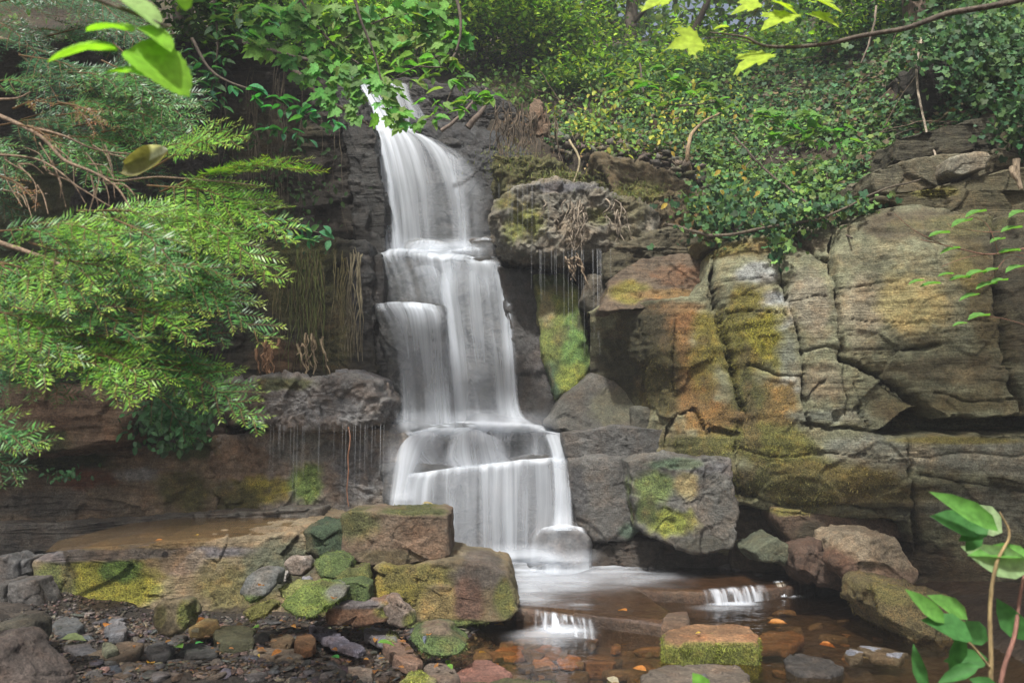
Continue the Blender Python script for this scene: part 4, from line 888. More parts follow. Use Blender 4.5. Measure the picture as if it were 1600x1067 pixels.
foam(850, 888, 120, 34, .010, 1.2, 1); foam(930, 878, 110, 20, .013, .9, 2); foam(820, 925, 70, 34, .016, .6, 3); foam(990, 900, 120, 24, .019, .45, 4); foam(880, 905, 130, 30, .022, .5, 14)
# little cascades over the ledges
wn_ = [0]
def mini(x0, x1, ya, yb, yc, yd, z0, z1, a, seed):
    """lip from (x0,ya) to (x1,yb) at z0 falling to z1"""
    P0, P1 = atz(x0, ya, z0), atz(x1, yb, z0)
    n, mz = 60, 14; U, T = np.meshgrid(np.linspace(0, 1, n), np.linspace(0, 1, mz), indexing='ij')
    B = P0 + (P1 - P0) * U.reshape(-1, 1); t = T.ravel()
    V = B.copy(); V[:, 1] += .07 - (.17 + .03 * fbm(np.stack([U.ravel() * 6, t * 0, t * 0 + seed], 1), 2, 3)) * t ** .7; V[:, 2] = z0 + .012 - (z0 - z1) * t ** 1.8
    q = np.stack([U.ravel() * 9, t * .4, np.full(t.size, seed)], 1)
    gap = sstep(-.2, .3, fbm(q * 2.6, 3, seed))
    A = a * edge(U.ravel(), .25, .25) * (.10 + .95 * gap) * sstep(0, .3, t) * (1 - .15 * t)
    L_ = np.linalg.norm(P1 - P0)
    link(mesh_from('cascade', V, [grid_faces(n, mz)], M_FALL, {'A': A}, uv=np.stack([U.ravel() * L_ * 1.6 + seed, t * .2], 1)), waterfall)
mini(828, 940, 954, 974, 0, 0, 0, LOW, 1.0, 3)
foam(880, 983, 62, 12, LOW + .006, 1.25, 5, rot=-.25); foam(860, 992, 80, 20, LOW + .008, .6, 6)
mini(1092, 1200, 925, 916, 0, 0, 0, LOW, .95, 8)
foam(1150, 943, 55, 6, LOW + .006, 1.1, 7, rot=.1); foam(1130, 950, 70, 8, LOW + .008, .35, 8)
mini(1208, 1230, 912, 908, 0, 0, 0, LOW, 1.1, 5)
foam(1235, 930, 32, 5, LOW + .006, .9, 9)
foam(905, 945, 30, 5, .008, .35, 10)
# water film on the ledge at the left
LW = [atz(x, y, .40)[:2] for x, y in ((-60, 880), (52, 876), (130, 866), (200, 860), (300, 852), (430, 846), (540, 842), (620, 830), (620, 800), (480, 800), (330, 808), (200, 818), (-60, 838))]


LWV = ccw([(x, y) for x, y in (tuple(atz(*p, .43)[:2]) for p in ((70, 868), (200, 855), (300, 846), (430, 838), (540, 832), (610, 806), (480, 800), (330, 808), (200, 822), (90, 850)))])

# ============================================================ LEAVES
def T_ovate(w=.30, fold=.10):
    V = [(0, 0, 0), (w * .75, .22, fold), (w, .48, fold * 1.1), (w * .62, .78, fold * .6), (0, 1, -.04), (-w * .62, .78, fold * .6), (-w, .48, fold * 1.1), (-w * .75, .22, fold), (0, .5, 0)]
    return np.array(V, float), [np.array([(0, 1, 2, 8), (8, 2, 3, 4), (0, 8, 6, 7), (8, 4, 5, 6)])]
def T_lobed(n=5, deep=.5, w=1.0):
    """palmate leaf: lobes round the stalk"""
    V = [(0, .18, 0)]; ang = [-2.35, -1.85, -1.3, -.95, -.62, -.3, 0, .3, .62, .95, 1.3, 1.85, 2.35]
    rad = [.30, .55, .34, .78, .42, .52, .86, .52, .42, .78, .34, .55, .30]
    for a, r in zip(ang, rad):
        r2 = r if deep > .3 else r * .5 + .35
        V.append((math.sin(a) * r2 * w * .9, .18 + math.cos(a) * r2 * .95, .09 * abs(math.sin(a)) - .05 * r2))
    V.append((0, .02, 0))
    k = len(ang); Fc = [(0, i + 1, i + 2) for i in range(k - 1)] + [(0, k, k + 1), (0, k + 1, 1)]
    return np.array(V, float), [np.array(Fc)[:, ::-1]]
def T_maple():
    """sycamore or maple leaf with toothed lobes"""
    pts = [(0, .0), (.10, .06), (.32, .02), (.30, .12), (.42, .16), (.52, .22), (.42, .30), (.50, .44), (.62, .52), (.52, .56), (.50, .68), (.36, .62), (.24, .56), (.24, .74), (.16, .82), (.10, .92), (0, 1.06)]
    R = pts + [(-x, y) for x, y in pts[-2:0:-1]]
    V = [(0, .30, 0)] + [(x, y, .07 * abs(x) * 2 - .06 * max(0, y - .5)) for x, y in R]
    n = len(R)
    return np.array(V, float), [np.array([(0, i + 1, (i + 1) % n + 1) for i in range(n)])]
def T_broad():
    """broad leaf with a finely toothed edge"""
    R = []
    for i in range(25):
        a = i / 24 * math.pi; y = .5 - .52 * math.cos(a); x = .46 * math.sin(a) ** .8 * (1 - .25 * (y - .3)) * (1 + (.05 if i % 2 else -.03))
        R.append((x, y))
    R[-1] = (0, 1.06); R = R + [(-x, y) for x, y in R[-2:0:-1]]
    V = [(0, .45, 0)] + [(x, y, .30 * abs(x) - .10 * y * y) for x, y in R]; n = len(R)
    return np.array(V, float), [np.array([(0, i + 1, (i + 1) % n + 1) for i in range(n)])]
def T_needle():
    return np.array([(0, 0, 0), (.075, .45, .01), (0, 1, 0), (-.075, .45, .01)], float), [np.array([(0, 1, 2, 3)])]
def norm(a): return a / (np.linalg.norm(a, axis=-1, keepdims=True) + 1e-9)
def scatter(tmpl, P, D, N, S, C):
    """place a template n times: P base, D leaf axis, N leaf normal, S size, C colour"""
    T, Fs = tmpl; D = norm(D); X = norm(np.cross(D, N)); Z = np.cross(X, D)
    k = len(T); n = len(P)
    V = P[:, None] + S[:, None, None] * (T[None, :, 0:1] * X[:, None] + T[None, :, 1:2] * D[:, None] + T[None, :, 2:3] * Z[:, None])
    off = (np.arange(n) * k)[:, None, None]
    F2 = [(f[None] + off).reshape(-1, f.shape[1]) for f in Fs]
    return V.reshape(-1, 3), F2, np.repeat(C, k, 0)
OV, LB, MP, ND = T_ovate(), T_lobed(), T_maple(), T_needle()
IV = T_lobed(5, .2)
def rndn(n, r=rng): return r.normal(size=(n, 3))
def pick(cols, n, r=rng, var=.25):
    cols = np.array(cols); c = cols[r.integers(0, len(cols), n)]
    return c * (1 + var * r.normal(size=(n, 1))).clip(.4, 1.8) * (1 + .08 * r.normal(size=(n, 3)))
G_MID = [(.07, .16, .03), (.10, .20, .035), (.055, .13, .03), (.13, .23, .04)]
G_DARK = [(.035, .085, .025), (.05, .10, .03), (.03, .07, .025)]
G_BRIGHT = [(.20, .36, .04), (.26, .40, .05), (.14, .30, .04)]
G_SUN = [(.34, .46, .05), (.26, .42, .05)]  # lit copy of the leaf greens, sun put into the colour
G_IVY = [(.04, .11, .045), (.06, .14, .05), (.03, .08, .035), (.09, .17, .05)]
BARK_C = (.07, .055, .04)

def leaf_cloud(blobs, size, cols, tmpl, seed, flatness=.6, clump=14, spread=.22):
    """blobs: (px,py,Y,rx,ry,n) -> leaves in loose clumps"""
    r = np.random.default_rng(seed); out = []
    for (px, py, Y, rx, ry, n) in blobs:
        c = at(px, py, Y); s = Y / F
        m = max(1, n // clump)
        q = r.normal(size=(m, 3)); q /= np.linalg.norm(q, axis=1, keepdims=True); q *= r.uniform(.1, 1, (m, 1)) ** .45
        cc = c + q * np.array([rx * s, max(rx, ry) * s * .6, ry * s])
        tint = (1 + .30 * r.normal(size=(m, 1))).clip(.45, 1.7)
        idx = np.repeat(np.arange(m), clump)
        p = cc[idx] + r.normal(size=(m * clump, 3)) * spread * np.array([1, 1, .45]) * min(1.0, rx * s)
        nn = len(p)
        N = norm(np.array([0, -.35, 1.0]) * flatness + rndn(nn, r) * (1 - flatness) * .9)
        D = norm(np.cross(N, rndn(nn, r))) + np.array([0, 0, -.25])
        out.append((p, D, N, size * r.uniform(.6, 1.25, nn), pick(cols, nn, r, .15) * tint[idx]))
    P, D, N, S, C = (np.concatenate([o[i] for o in out]) for i in range(5))
    return scatter(tmpl, P, D, N, S, C)
def foliage(name, sc, mat=None, **k):
    V, Fs, C = sc
    o = mesh_from(name, V, Fs, mat or M_LEAF, {'Col': C}, smooth=False)
    k.setdefault('kind', 'stuff')
    return link(o, **k)
def stem(name, paths, col=BARK_C, **k):
    """paths: list of (points, radii)"""
    V, Fs = join([tube(p, r, max(8, 10 * len(p)), 7, .008, i) for i, (p, r) in enumerate(paths)])
    o = mesh_from(name, V, Fs, M_BARK, {'Col': np.tile(np.array(col), (len(V), 1)) * (1 + .3 * fbm(V * 5, 3, 4))[:, None]})
    return link(o, **k)
def A_(*l): return [at(*p) for p in l]

# ---- trees behind and above the fall
def tree(label, trunk, rad, limbs, blobs, size, cols, seed, tmpl=None, group='trees above the cliff', barkc=BARK_C, clump=14, spread=.25, flat_=.6):
    base = at(*trunk[0]); t = empty('broadleaf_tree', base, label=label, cat='tree', group=group)
    stem('trunk', [(A_(*trunk), rad)], barkc, parent=t)
    for l, rr in limbs: stem('limb', [(A_(*l), rr)], barkc, parent=t)
    if blobs: foliage('crown', leaf_cloud(blobs, size, cols, tmpl or OV, seed, flat_, clump, spread), parent=t)
    return t
tree('tall tree with dark straight trunk on the skyline right of the fall', [(975, 150, 14), (984, 60, 14), (990, -40, 14.2), (1000, -200, 14.5)], [.16, .11, .07],
     [([(986, 40, 14), (1040, -20, 13.6), (1100, -60, 13.4)], [.05, .02]), ([(985, 60, 14), (930, 10, 13.8), (880, -50, 13.4)], [.05, .02])],
     [(920, -40, 14, 100, 50, 900), (830, 10, 13.5, 80, 50, 1000), (1060, 60, 14.5, 60, 30, 350)], .13, G_MID + G_BRIGHT + G_SUN, 1)
tree('many-stemmed leafy tree rising directly behind the lip of the fall', [(760, 130, 12.6), (745, 60, 12.6), (728, 0, 12.6), (705, -80, 12.6)], [.07, .05, .03],
     [([(742, 60, 12.6), (800, 20, 12.4), (850, -30, 12.4)], [.035, .015]), ([(738, 40, 12.6), (690, 10, 12.3), (640, -20, 12)], [.03, .012]), ([(800, 30, 12.4), (880, 60, 12.2), (915, 0, 12.2)], [.03, .012])],
     [(660, 40, 12, 110, 50, 2200), (780, 40, 12.3, 110, 50, 2400), (870, 70, 12.2, 70, 40, 1100), (560, 50, 11.5, 90, 50, 1500), (720, 0, 12, 200, 40, 1500)], .10, G_MID + G_BRIGHT + G_SUN, 2)
tree('old tree with thick brown trunk in the dark behind the yew', [(300, 190, 9.2), (292, 90, 9.2), (285, 0, 9.2), (280, -200, 9.2)], [.15, .12, .12],
     [([(290, 40, 9.2), (360, 60, 8.6), (440, 84, 8.2), (560, 110, 8)], [.05, .03, .015])],
     [(330, 40, 8.6, 90, 50, 700), (400, 20, 8.8, 110, 50, 1000), (250, 100, 9, 60, 60, 300)], .10, G_DARK + G_MID, 3)
tree('tree with reddish trunk in ivy at the top of the slope', [(1440, 90, 9.8), (1432, 30, 9.8), (1425, -40, 9.8), (1420, -160, 9.8)], [.18, .15, .13],
     [([(1430, 0, 9.8), (1350, -30, 9.4), (1280, -60, 9.2)], [.05, .02])], [(1340, -30, 10, 140, 50, 1200), (1500, -20, 9.6, 110, 50, 1000)], .085, G_DARK + G_IVY, 4, barkc=(.12, .085, .06))
tree('slender tree half hidden by leaves between fall and slope', [(1065, 130, 12.5), (1080, 60, 12.5), (1110, -10, 12.4), (1130, -100, 12.4)], [.07, .05, .04],
     [], [(1130, 50, 13, 90, 30, 400), (1220, 60, 12.6, 80, 25, 350)], .10, G_MID, 5)
tree('bushy tree on the left bank above the dark wall', [(480, 130, 10.6), (470, 60, 10.5), (450, -60, 10.4)], [.09, .06],
     [], [(470, 50, 10, 90, 55, 1500), (400, 80, 9.6, 60, 40, 700), (540, 100, 10.2, 60, 35, 900), (560, 30, 10.4, 80, 50, 1000)], .10, G_MID + G_BRIGHT, 6)
# the wood beyond: one green mass with small gaps of sky
foliage('distant_woods', leaf_cloud([(600, -10, 24, 330, 90, 6000), (880, 40, 26, 220, 60, 3300), (1150, 70, 24, 160, 25, 900), (1450, 20, 17, 230, 90, 4200), (250, 10, 20, 400, 120, 5000), (600, -160, 22, 500, 110, 6000), (1300, -150, 20, 500, 110, 6000)], .30, G_MID + G_BRIGHT + G_SUN + G_DARK, OV, 21, .5, 12, .6), label='mass of green leaves of the wood beyond the fall')

# overhead canopy out of view: boughs added to shade the left wall, fall head and lower right
def shade_canopy(name, c, rad, n, size, cols, seed, label):
    r = np.random.default_rng(seed); m = n // 16
    q = r.normal(size=(m, 3)); q /= np.linalg.norm(q, axis=1, keepdims=True); q *= r.uniform(.1, 1, (m, 1)) ** .4
    P = np.repeat(np.array(c) + q * np.array(rad), 16, 0); P = P + r.normal(size=P.shape) * .35 * np.array([1, 1, .4])
    NN = norm(np.array([0, 0, 1.0]) + .6 * rndn(len(P), r)); D = norm(np.cross(NN, rndn(len(P), r)))
    return foliage(name, scatter(OV, P, D, NN, size * r.uniform(.7, 1.3, len(P)), pick(cols, len(P), r)), label=label)
shade_canopy('shade_canopy', (-5.6, 5.8, 7.4), (3.2, 3.2, 1.2), 5500, .24, G_DARK + G_MID, 61, 'unseen leafy boughs placed to shade the left side of the glade')
shade_canopy('shade_canopy', (1.5, 10.5, 10.5), (5.5, 3, 1.2), 1400, .24, G_MID, 62, 'unseen leafy boughs placed to shade the head of the fall')
shade_canopy('shade_canopy', (2.6, 1.4, 8.2), (1.6, 1.5, .8), 1500, .22, G_MID, 64, 'unseen small leafy bough placed to shade the lower right')

# ---- ivy and plants on the slope
def on_hill(n, poly, r):
    """random points on the hillside whose place falls inside a region"""
    H = HILL.reshape(-1, 3); HN = HILLN.reshape(-1, 3)
    d = H - CAM; dep = d @ _f; px = 800 + F * d[:, 0] / dep; py = 533.5 - F * (d @ _u) / dep
    m = np.where(in_poly(px, py, poly) & (H[:, 1] < 20))[0]
    w = dep[m] ** -1.0; w = w / w.sum()
    i = r.choice(m, n, p=w)
    return H[i] + r.normal(size=(n, 3)) * .05, HN[i]
def ivy(name, poly, n, size, cols, seed, tmpl=IV, lift=.06, label=None, var=.3, thr=-.06):
    r = np.random.default_rng(seed); P, N = on_hill(n, poly, r)
    dens = fbm(P * 2.6, 3, seed); keep = dens + .7 * fbm(P * .9, 2, seed + 50) + r.uniform(-.3, .3, n) > thr
    P, N = P[keep], N[keep]; n = len(P)
    P = P + N * (r.uniform(0, 1, (n, 1)) ** 1.5 * (.05 + lift * (1 + 1.4 * fbm(P * 3.5, 2, seed + 4)[:, None])))
    NN = norm(N * .7 + np.array([0, -.2, .7]) + rndn(n, r) * .42); D = norm(np.array([0, -.4, -.8]) + rndn(n, r) * .6)
    C = pick(cols, n, r, .2) * (1 + var * fbm(P * 1.7, 3, seed + 8)[:, None])
    return foliage(name, scatter(tmpl, P, D, NN, size * r.uniform(.55, 1.3, n), C), M_IVY, label=label)
ivy('ivy', [(850, 200), (900, 150), (1100, 150), (1300, 90), (1450, 50), (1620, 60), (1620, 160), (1440, 240), (1400, 300), (1200, 345), (1110, 325), (1080, 260), (930, 225), (860, 230)], 40000, .052, G_IVY + [(.10, .19, .05), (.12, .09, .05)], 31, label='dense glossy ivy covering the slope above the cliff')
ivy('ivy', [(1080, 220), (1280, 170), (1400, 200), (1380, 300), (1230, 350), (1110, 330)], 9500, .050, [(.10, .20, .06), (.16, .27, .05), (.07, .15, .05)], 32, lift=.12, label='brighter ivy hanging over the top edge of the great rock face')
ivy('undergrowth', [(850, 140), (1000, 100), (1160, 130), (1180, 200), (1000, 260), (870, 230)], 3500, .075, [(.13, .24, .04), (.10, .19, .04), (.30, .32, .04)], 33, tmpl=OV, lift=.25, label='light green seedlings and brambles on the earth slope')
ivy('ivy', [(820, 80), (1000, 84), (1180, 70), (1300, -40), (1650, -60), (1650, 70), (1450, 60), (1300, 100), (1100, 160), (850, 150)], 18000, .070, G_IVY + G_MID, 37, label='ivy and brambles on the upper part of the slope', thr=-.3, lift=.12)
ivy('undergrowth', [(650, 100), (900, 90), (900, 160), (820, 180), (700, 130)], 1800, .08, G_MID, 34, tmpl=OV, lift=.2, label='low green plants on the brow right of the fall lip')
ivy('undergrowth', [(-50, 40), (330, 80), (560, 110), (540, 160), (330, 150), (-50, 150)], 3500, .08, G_MID + G_DARK, 35, tmpl=OV, lift=.3, label='low green plants on the brow left of the fall lip')
foliage('undergrowth', leaf_cloud([(600, 90, 11.3, 90, 30, 900), (520, 20, 11, 90, 40, 1400), (700, 30, 12, 120, 50, 1800), (850, 40, 12.5, 110, 50, 1600), (950, 60, 13, 60, 40, 500), (1040, 104, 11.5, 90, 26, 700), (1150, 84, 12, 90, 24, 700), (1330, 40, 10.5, 80, 40, 700), (900, 110, 11, 60, 25, 500)], .085, G_BRIGHT + G_SUN + G_MID, OV, 91, .6, 10, .3), label='sunlit yellow green saplings behind the lip of the fall')
ivy('leaf_litter', [(780, 180), (960, 200), (1130, 300), (1210, 360), (1000, 380), (940, 270), (830, 230)], 3000, .05, [(.16, .10, .05), (.10, .07, .04), (.22, .15, .08)], 36, tmpl=OV, lift=.01, label='brown fallen leaves on the bare earth of the slope')
def clumps_near(name, pts, size, cols, seed, tmpl=IV, label=None, mat=None, sp=.1):
    r = np.random.default_rng(seed); out = []
    for (px, py, Y, rx, ry, n) in pts:
        c = at(px, py, Y); s = Y / F
        P = c + r.normal(size=(n, 3)) * np.array([rx * s * .5, sp, ry * s * .5])
        NN = norm(np.array([0, -.7, .6]) + rndn(n, r) * .45); D = norm(np.array([0, -.2, -.9]) + rndn(n, r) * .6)
        out.append((P, D, NN, size * r.uniform(.5, 1.3, n), pick(cols, n, r, .25)))
    P, D, N, S, C = (np.concatenate([o[i] for o in out]) for i in range(5))
    return foliage(name, scatter(tmpl, P, D, N, S, C), mat or M_IVY, label=label)
tw = []
_r = np.random.default_rng(9)
_P, _N = on_hill(130, [(640, 110), (900, 100), (1100, 120), (1300, 80), (1600, 40), (1600, 160), (1420, 250), (1250, 320), (1100, 340), (980, 280), (850, 210)], _r)
for _i in range(130):
    _d = norm(np.array([_r.normal(), _r.normal() * .4, -.5 + _r.normal() * .6])); _l = _r.uniform(.25, 1.0)
    tw.append(tube([_P[_i] + _N[_i] * .12, _P[_i] + _N[_i] * .16 + _d * _l * .5, _P[_i] + _N[_i] * .12 + _d * _l], [_r.uniform(.004, .010), .002], 10, 4, .03, _i))
V_, F_ = join(tw)
link(mesh_from('dead_twigs', V_, F_, M_BARK, {'Col': np.array([.17, .13, .09]) * (1 + .6 * fbm(V_ * 3, 2, 3))[:, None]}), kind='stuff', label='thin dead twigs and bramble stems strewn over the slope')
sc_r = np.random.default_rng(19)
_P, _N = on_hill(420, [(860, 195), (960, 205), (1100, 280), (1180, 345), (1090, 350), (960, 280), (870, 250)], sc_r)
for _q in range(1):
    OCT = (np.array([(1, 0, 0), (.2, .9, .1), (-1, .1, 0), (-.1, -1, 0), (.1, 0, .45), (0, .1, -.4)], float), [np.array([(0, 1, 4), (1, 2, 4), (2, 3, 4), (3, 0, 4), (1, 0, 5), (2, 1, 5), (3, 2, 5), (0, 3, 5)])])
    V_, F_, C_ = scatter(OCT, _P + _N * .05, rndn(420, sc_r), norm(np.array([0, 0, 1]) + .3 * rndn(420, sc_r)), sc_r.uniform(.03, .10, 420), pick([(.20, .19, .15), (.15, .13, .10), (.12, .12, .06)], 420, sc_r))
link(mesh_from('scree', V_, F_, M_STONE, {'Col': C_, 'Moss': np.zeros(len(V_)), 'Wet': np.zeros(len(V_))}, smooth=False), kind='stuff', label='loose flat stone chips on the bare part of the slope')
clumps_near('ivy', [(1150, 340, 7.35, 90, 40, 420), (1230, 345, 7.0, 50, 34, 260), (1270, 335, 6.9, 50, 20, 160), (1215, 380, 6.8, 16, 34, 70), (1320, 320, 6.9, 60, 18, 150), (1120, 310, 7.9, 60, 40, 300)], .055, G_IVY + [(.12, .2, .05)], 41, label='ivy trails spilling over the rock edge')
clumps_near('ivy', [(1560, 110, 7.4, 90, 60, 900), (1600, 190, 7.0, 60, 60, 500), (1500, 60, 8, 120, 50, 900), (1560, 60, 7.6, 120, 40, 700)], .055, G_IVY + G_DARK, 42, label='dark ivy above the shadowed recess')
clumps_near('moss_cushion', [(880, 275, 8.2, 60, 16, 500), (990, 300, 8.1, 60, 16, 400), (800, 250, 8.5, 50, 26, 500)], .05, [(.14, .15, .035), (.10, .12, .03)], 43, tmpl=ND, label='hanging moss and grass above the dripping ledge')
clumps_near('fern', [(268, 660, 7.35, 70, 28, 340), (250, 640, 7.3, 40, 26, 140), (280, 690, 7.3, 30, 14, 80)], .075, [(.05, .13, .05), (.04, .10, .04)], 44, tmpl=OV, label='dark green fern tuft hanging under the yew on the wall')
clumps_near('fern', [(105, 736, 7.4, 26, 12, 40), (100, 745, 7.4, 14, 8, 20)], .05, [(.07, .17, .07)], 45, tmpl=OV, label='tiny fern growing from the damp wall')
clumps_near('hanging_leaves', [(470, 300, 8.2, 80, 90, 150), (400, 260, 8.3, 90, 90, 130)], .06, G_DARK, 46, tmpl=OV, label='sparse dark leaves on the shadowed wall left of the fall')

# ---- hanging roots and moss strands on the wall left of the fall
r_ = np.random.default_rng(5); st_ = []; cl_ = []
def strands(x0, x1, y0, y1, Y, n, rad, col, nm, label, jl=.6, wob=.02):
    parts = []; cx = r_.uniform(x0, x1, max(3, n // 7))
    for i in range(n):
        x = (cx[r_.integers(len(cx))] + r_.normal() * 5) if r_.random() < .8 else r_.uniform(x0, x1); y0_ = y0 + r_.uniform(0, .25) * (y1 - y0); l = (y1 - y0_) * r_.uniform(1 - jl, 1); ys = y0_
        dx = r_.normal() * 8; P = [at(x + dx * t + r_.normal() * 2.5, ys + l * t, Y) for t in np.linspace(0, 1, 6)]
        for p in P: p[1] = Y + r_.normal() * .02
        parts.append(tube(P, [rad * r_.uniform(.6, 1.4), rad * .4], 14, 4, wob, i))
    V, Fs = join(parts)
    o = mesh_from(nm, V, Fs, M_BARK, {'Col': np.tile(np.array(col), (len(V), 1)) * (1 + .6 * fbm(V * 8, 3, 9))[:, None]})
    link(o, kind='stuff', label=label)
strands(425, 560, 385, 590, 8.2, 55, .005, (.14, .12, .05), 'hanging_moss', 'mossy strands hanging down the wet wall')
strands(430, 500, 390, 590, 8.18, 24, .008, (.10, .12, .03), 'hanging_moss', 'yellow green moss ropes on the wet wall')
strands(400, 432, 530, 590, 8.1, 12, .016, (.30, .17, .09), 'dead_roots', 'orange brown dead fronds at the foot of the wall', .3)
strands(462, 496, 520, 592, 8.1, 12, .012, (.30, .23, .14), 'dead_roots', 'pale brown dead fronds lower on the wall', .5)
strands(548, 566, 385, 580, 8.3, 14, .009, (.22, .19, .12), 'hanging_roots', 'pale root hanging beside the fall', .3)
strands(330, 560, 100, 390, 8.65, 40, .005, (.10, .08, .05), 'hanging_roots', 'thin roots trailing down the dark wall', .6)
strands(880, 905, 395, 445, 7.85, 10, .014, (.2, .15, .1), 'hanging_roots', 'short root tuft hanging under the dripping ledge', .5)
strands(840, 960, 310, 400, 7.93, 34, .009, (.24, .20, .15), 'hanging_roots', 'matted pale roots over the dripping ledge', .7)
strands(770, 870, 160, 290, 8.9, 50, .009, (.10, .075, .05), 'hanging_roots', 'tangle of brown roots on the brow', .7, .05)
link(mesh_from('hanging_root', *((lambda q: (q[0], [q[1]]))(tube(A_((546, 668, 7.45), (548, 700, 7.45), (545, 740, 7.45), (544, 792, 7.45)), [.007, .004], 30, 6, .03, 3))), M_BARK, {'Col': np.tile([.24, .11, .06], (180, 1))}), label='single rusty red root hanging in the drips', cat='root')
# dead broken wood at the brow
def stick(name, pts, rad, col, label, cat='branch', parent=None, **k):
    V, q = tube(A_(*pts), rad, 12 * len(pts), 8, .012, int(pts[0][0]))
    return link(mesh_from(name, V, [q], M_BARK, {'Col': np.tile(np.array(col), (len(V), 1)) * (1 + .5 * fbm(V * 7, 3, 4))[:, None]}), parent, label=label, cat=cat, **k)
rock('tree_stump', [(832, 152), (842, 158), (852, 180), (860, 198), (856, 208), (838, 210), (828, 190), (826, 168)], 8.9, depth=.10, base=(.20, .14, .095), amp=.03, strata=0, edge=.012, fz=.3, fsize=.1, rough=.05, cut=.004, step=1.6, mat=M_STONE, cat='stump', label='splintered reddish wood of a broken stump on the brow')
stick('dead_branch', [(1078, 270, 8.9), (1074, 240, 8.8), (1082, 210, 8.9), (1100, 190, 9), (1124, 178, 9.1)], [.03, .02, .01], (.24, .17, .10), 'bent bare pale branch on the ivy slope')
stick('dead_branch', [(690, 205, 8.7), (715, 186, 8.7), (738, 160, 8.8), (760, 140, 9)], [.022, .012], (.13, .10, .08), 'thin grey branch slanting up by the dark rock')
stick('dead_branch', [(730, 200, 8.8), (748, 180, 8.8), (760, 160, 8.9)], [.04, .02], (.12, .09, .07), 'short thick dead branch right of the fall')
stick('dead_branch', [(455, 105, 8.2), (500, 150, 8.1), (545, 175, 8.2), (582, 198, 8.3)], [.035, .02, .012], (.11, .085, .06), 'branch leaning down to the left edge of the fall')
stick('dead_branch', [(1040, 350, 7.6), (1120, 368, 7.2), (1200, 355, 6.95), (1290, 338, 6.8), (1370, 300, 6.75), (1440, 280, 6.7)], [.016, .013, .006], (.10, .08, .055), 'long dead stem lying along the top of the rock face')
stick('dead_branch', [(1150, 215, 8.9), (1190, 260, 8.4), (1240, 300, 7.9), (1300, 350, 7.2), (1330, 372, 6.7)], [.012, .008], (.08, .06, .045), 'thin dark bramble stem crossing the ivy')
stick('dead_branch', [(1440, 60, 8.5), (1432, 120, 8.2), (1446, 200, 7.8), (1462, 245, 7.3)], [.014, .01], (.24, .2, .15), 'pale vine stem hanging down the shadowed slope')
stick('dead_branch', [(890, 220, 8.5), (905, 250, 8.3), (895, 290, 8.1)], [.014, .008], (.24, .2, .12), 'thin pale stem on the slope beside the stump')
stick('dead_branch', [(1370, 10, 8.6), (1360, 60, 8.6), (1345, 100, 8.6)], [.014, .008], (.2, .16, .12), 'short pale vine stem near the red trunk')
for i, (p, q) in enumerate((((1590, 250), (1595, 295)), ((1582, 260), (1590, 280)))):
    stick('dead_root', [(p[0], p[1], 6.3), ((p[0] + q[0]) / 2 - 4, (p[1] + q[1]) / 2, 6.3), (q[0], q[1], 6.3)], [.03, .015], (.32, .25, .17), ('thick pale root end hanging at the far right of the cliff', 'thin pale root end hanging at the far right of the cliff')[i], 'root')

# ============================================================ SINGLE LEAVES (parts that share meshes)
LEAFMESH = {}
def leaf_mesh(kind, col):
    key = (kind, tuple(np.round(col, 3)))
    if key not in LEAFMESH:
        T, Fs = {'ovate': OV, 'lobed': LB, 'maple': MP, 'ivy': IV, 'broad': T_broad()}[kind]
        T = T.copy(); bend = T[:, 1] ** 2 * .18; T[:, 2] -= bend
        c = np.tile(np.array(col, float), (len(T), 1)); c[0] *= 1.15
        o = mesh_from('leaf', T, Fs, M_LEAF, {'Col': c}, smooth=True, origin=np.zeros(3)); LEAFMESH[key] = o.data; bpy.data.objects.remove(o)
    return LEAFMESH[key]
def leaf_obj(kind, col, base, D, N, size, parent, width=1.0, name='leaf', **k):
    o = bpy.data.objects.new(name, leaf_mesh(kind, col)); D = Vector(D).normalized(); X = D.cross(Vector(N)).normalized(); Z = X.cross(D)
    M = Matrix((X, D, Z)).transposed().to_4x4(); o.rotation_euler = M.to_euler(); o.scale = (size * width, size, size); o.location = Vector(base)
    return link(o, parent, **k)
def leaf_px(kind, col, p0, p1, Y, parent, dz=0.0, width=1.0, nrm=(0, -1, .4), **k):
    a_, b_ = at(*p0, Y), at(*p1, Y + dz); d = b_ - a_
    return leaf_obj(kind, col, a_, d, nrm, float(np.linalg.norm(d)), parent, width, **k)
def twig_branch(name, label, path, rad, Y, leaves, cat='branch', col=BARK_C, group=None, twigs=()):
    """leaves: (px,py,dirx,diry,size_px,kind,colour,facing)"""
    b = at(*path[0]); t = empty(name, b, label=label, cat=cat, group=group)
    stem('stem', [(A_(*path), rad)] + [(A_(*tw), [rad[-1], rad[-1] * .6]) for tw in twigs], col, parent=t)
    for (x, y, dx, dy, s, kind, c, nrm) in leaves:
        leaf_px(kind, c, (x, y), (x + dx * s, y + dy * s), Y, t, dz=random.uniform(-.4, .1) * s * Y / F, nrm=nrm)
    return t
UPN = (0, -.45, 1)
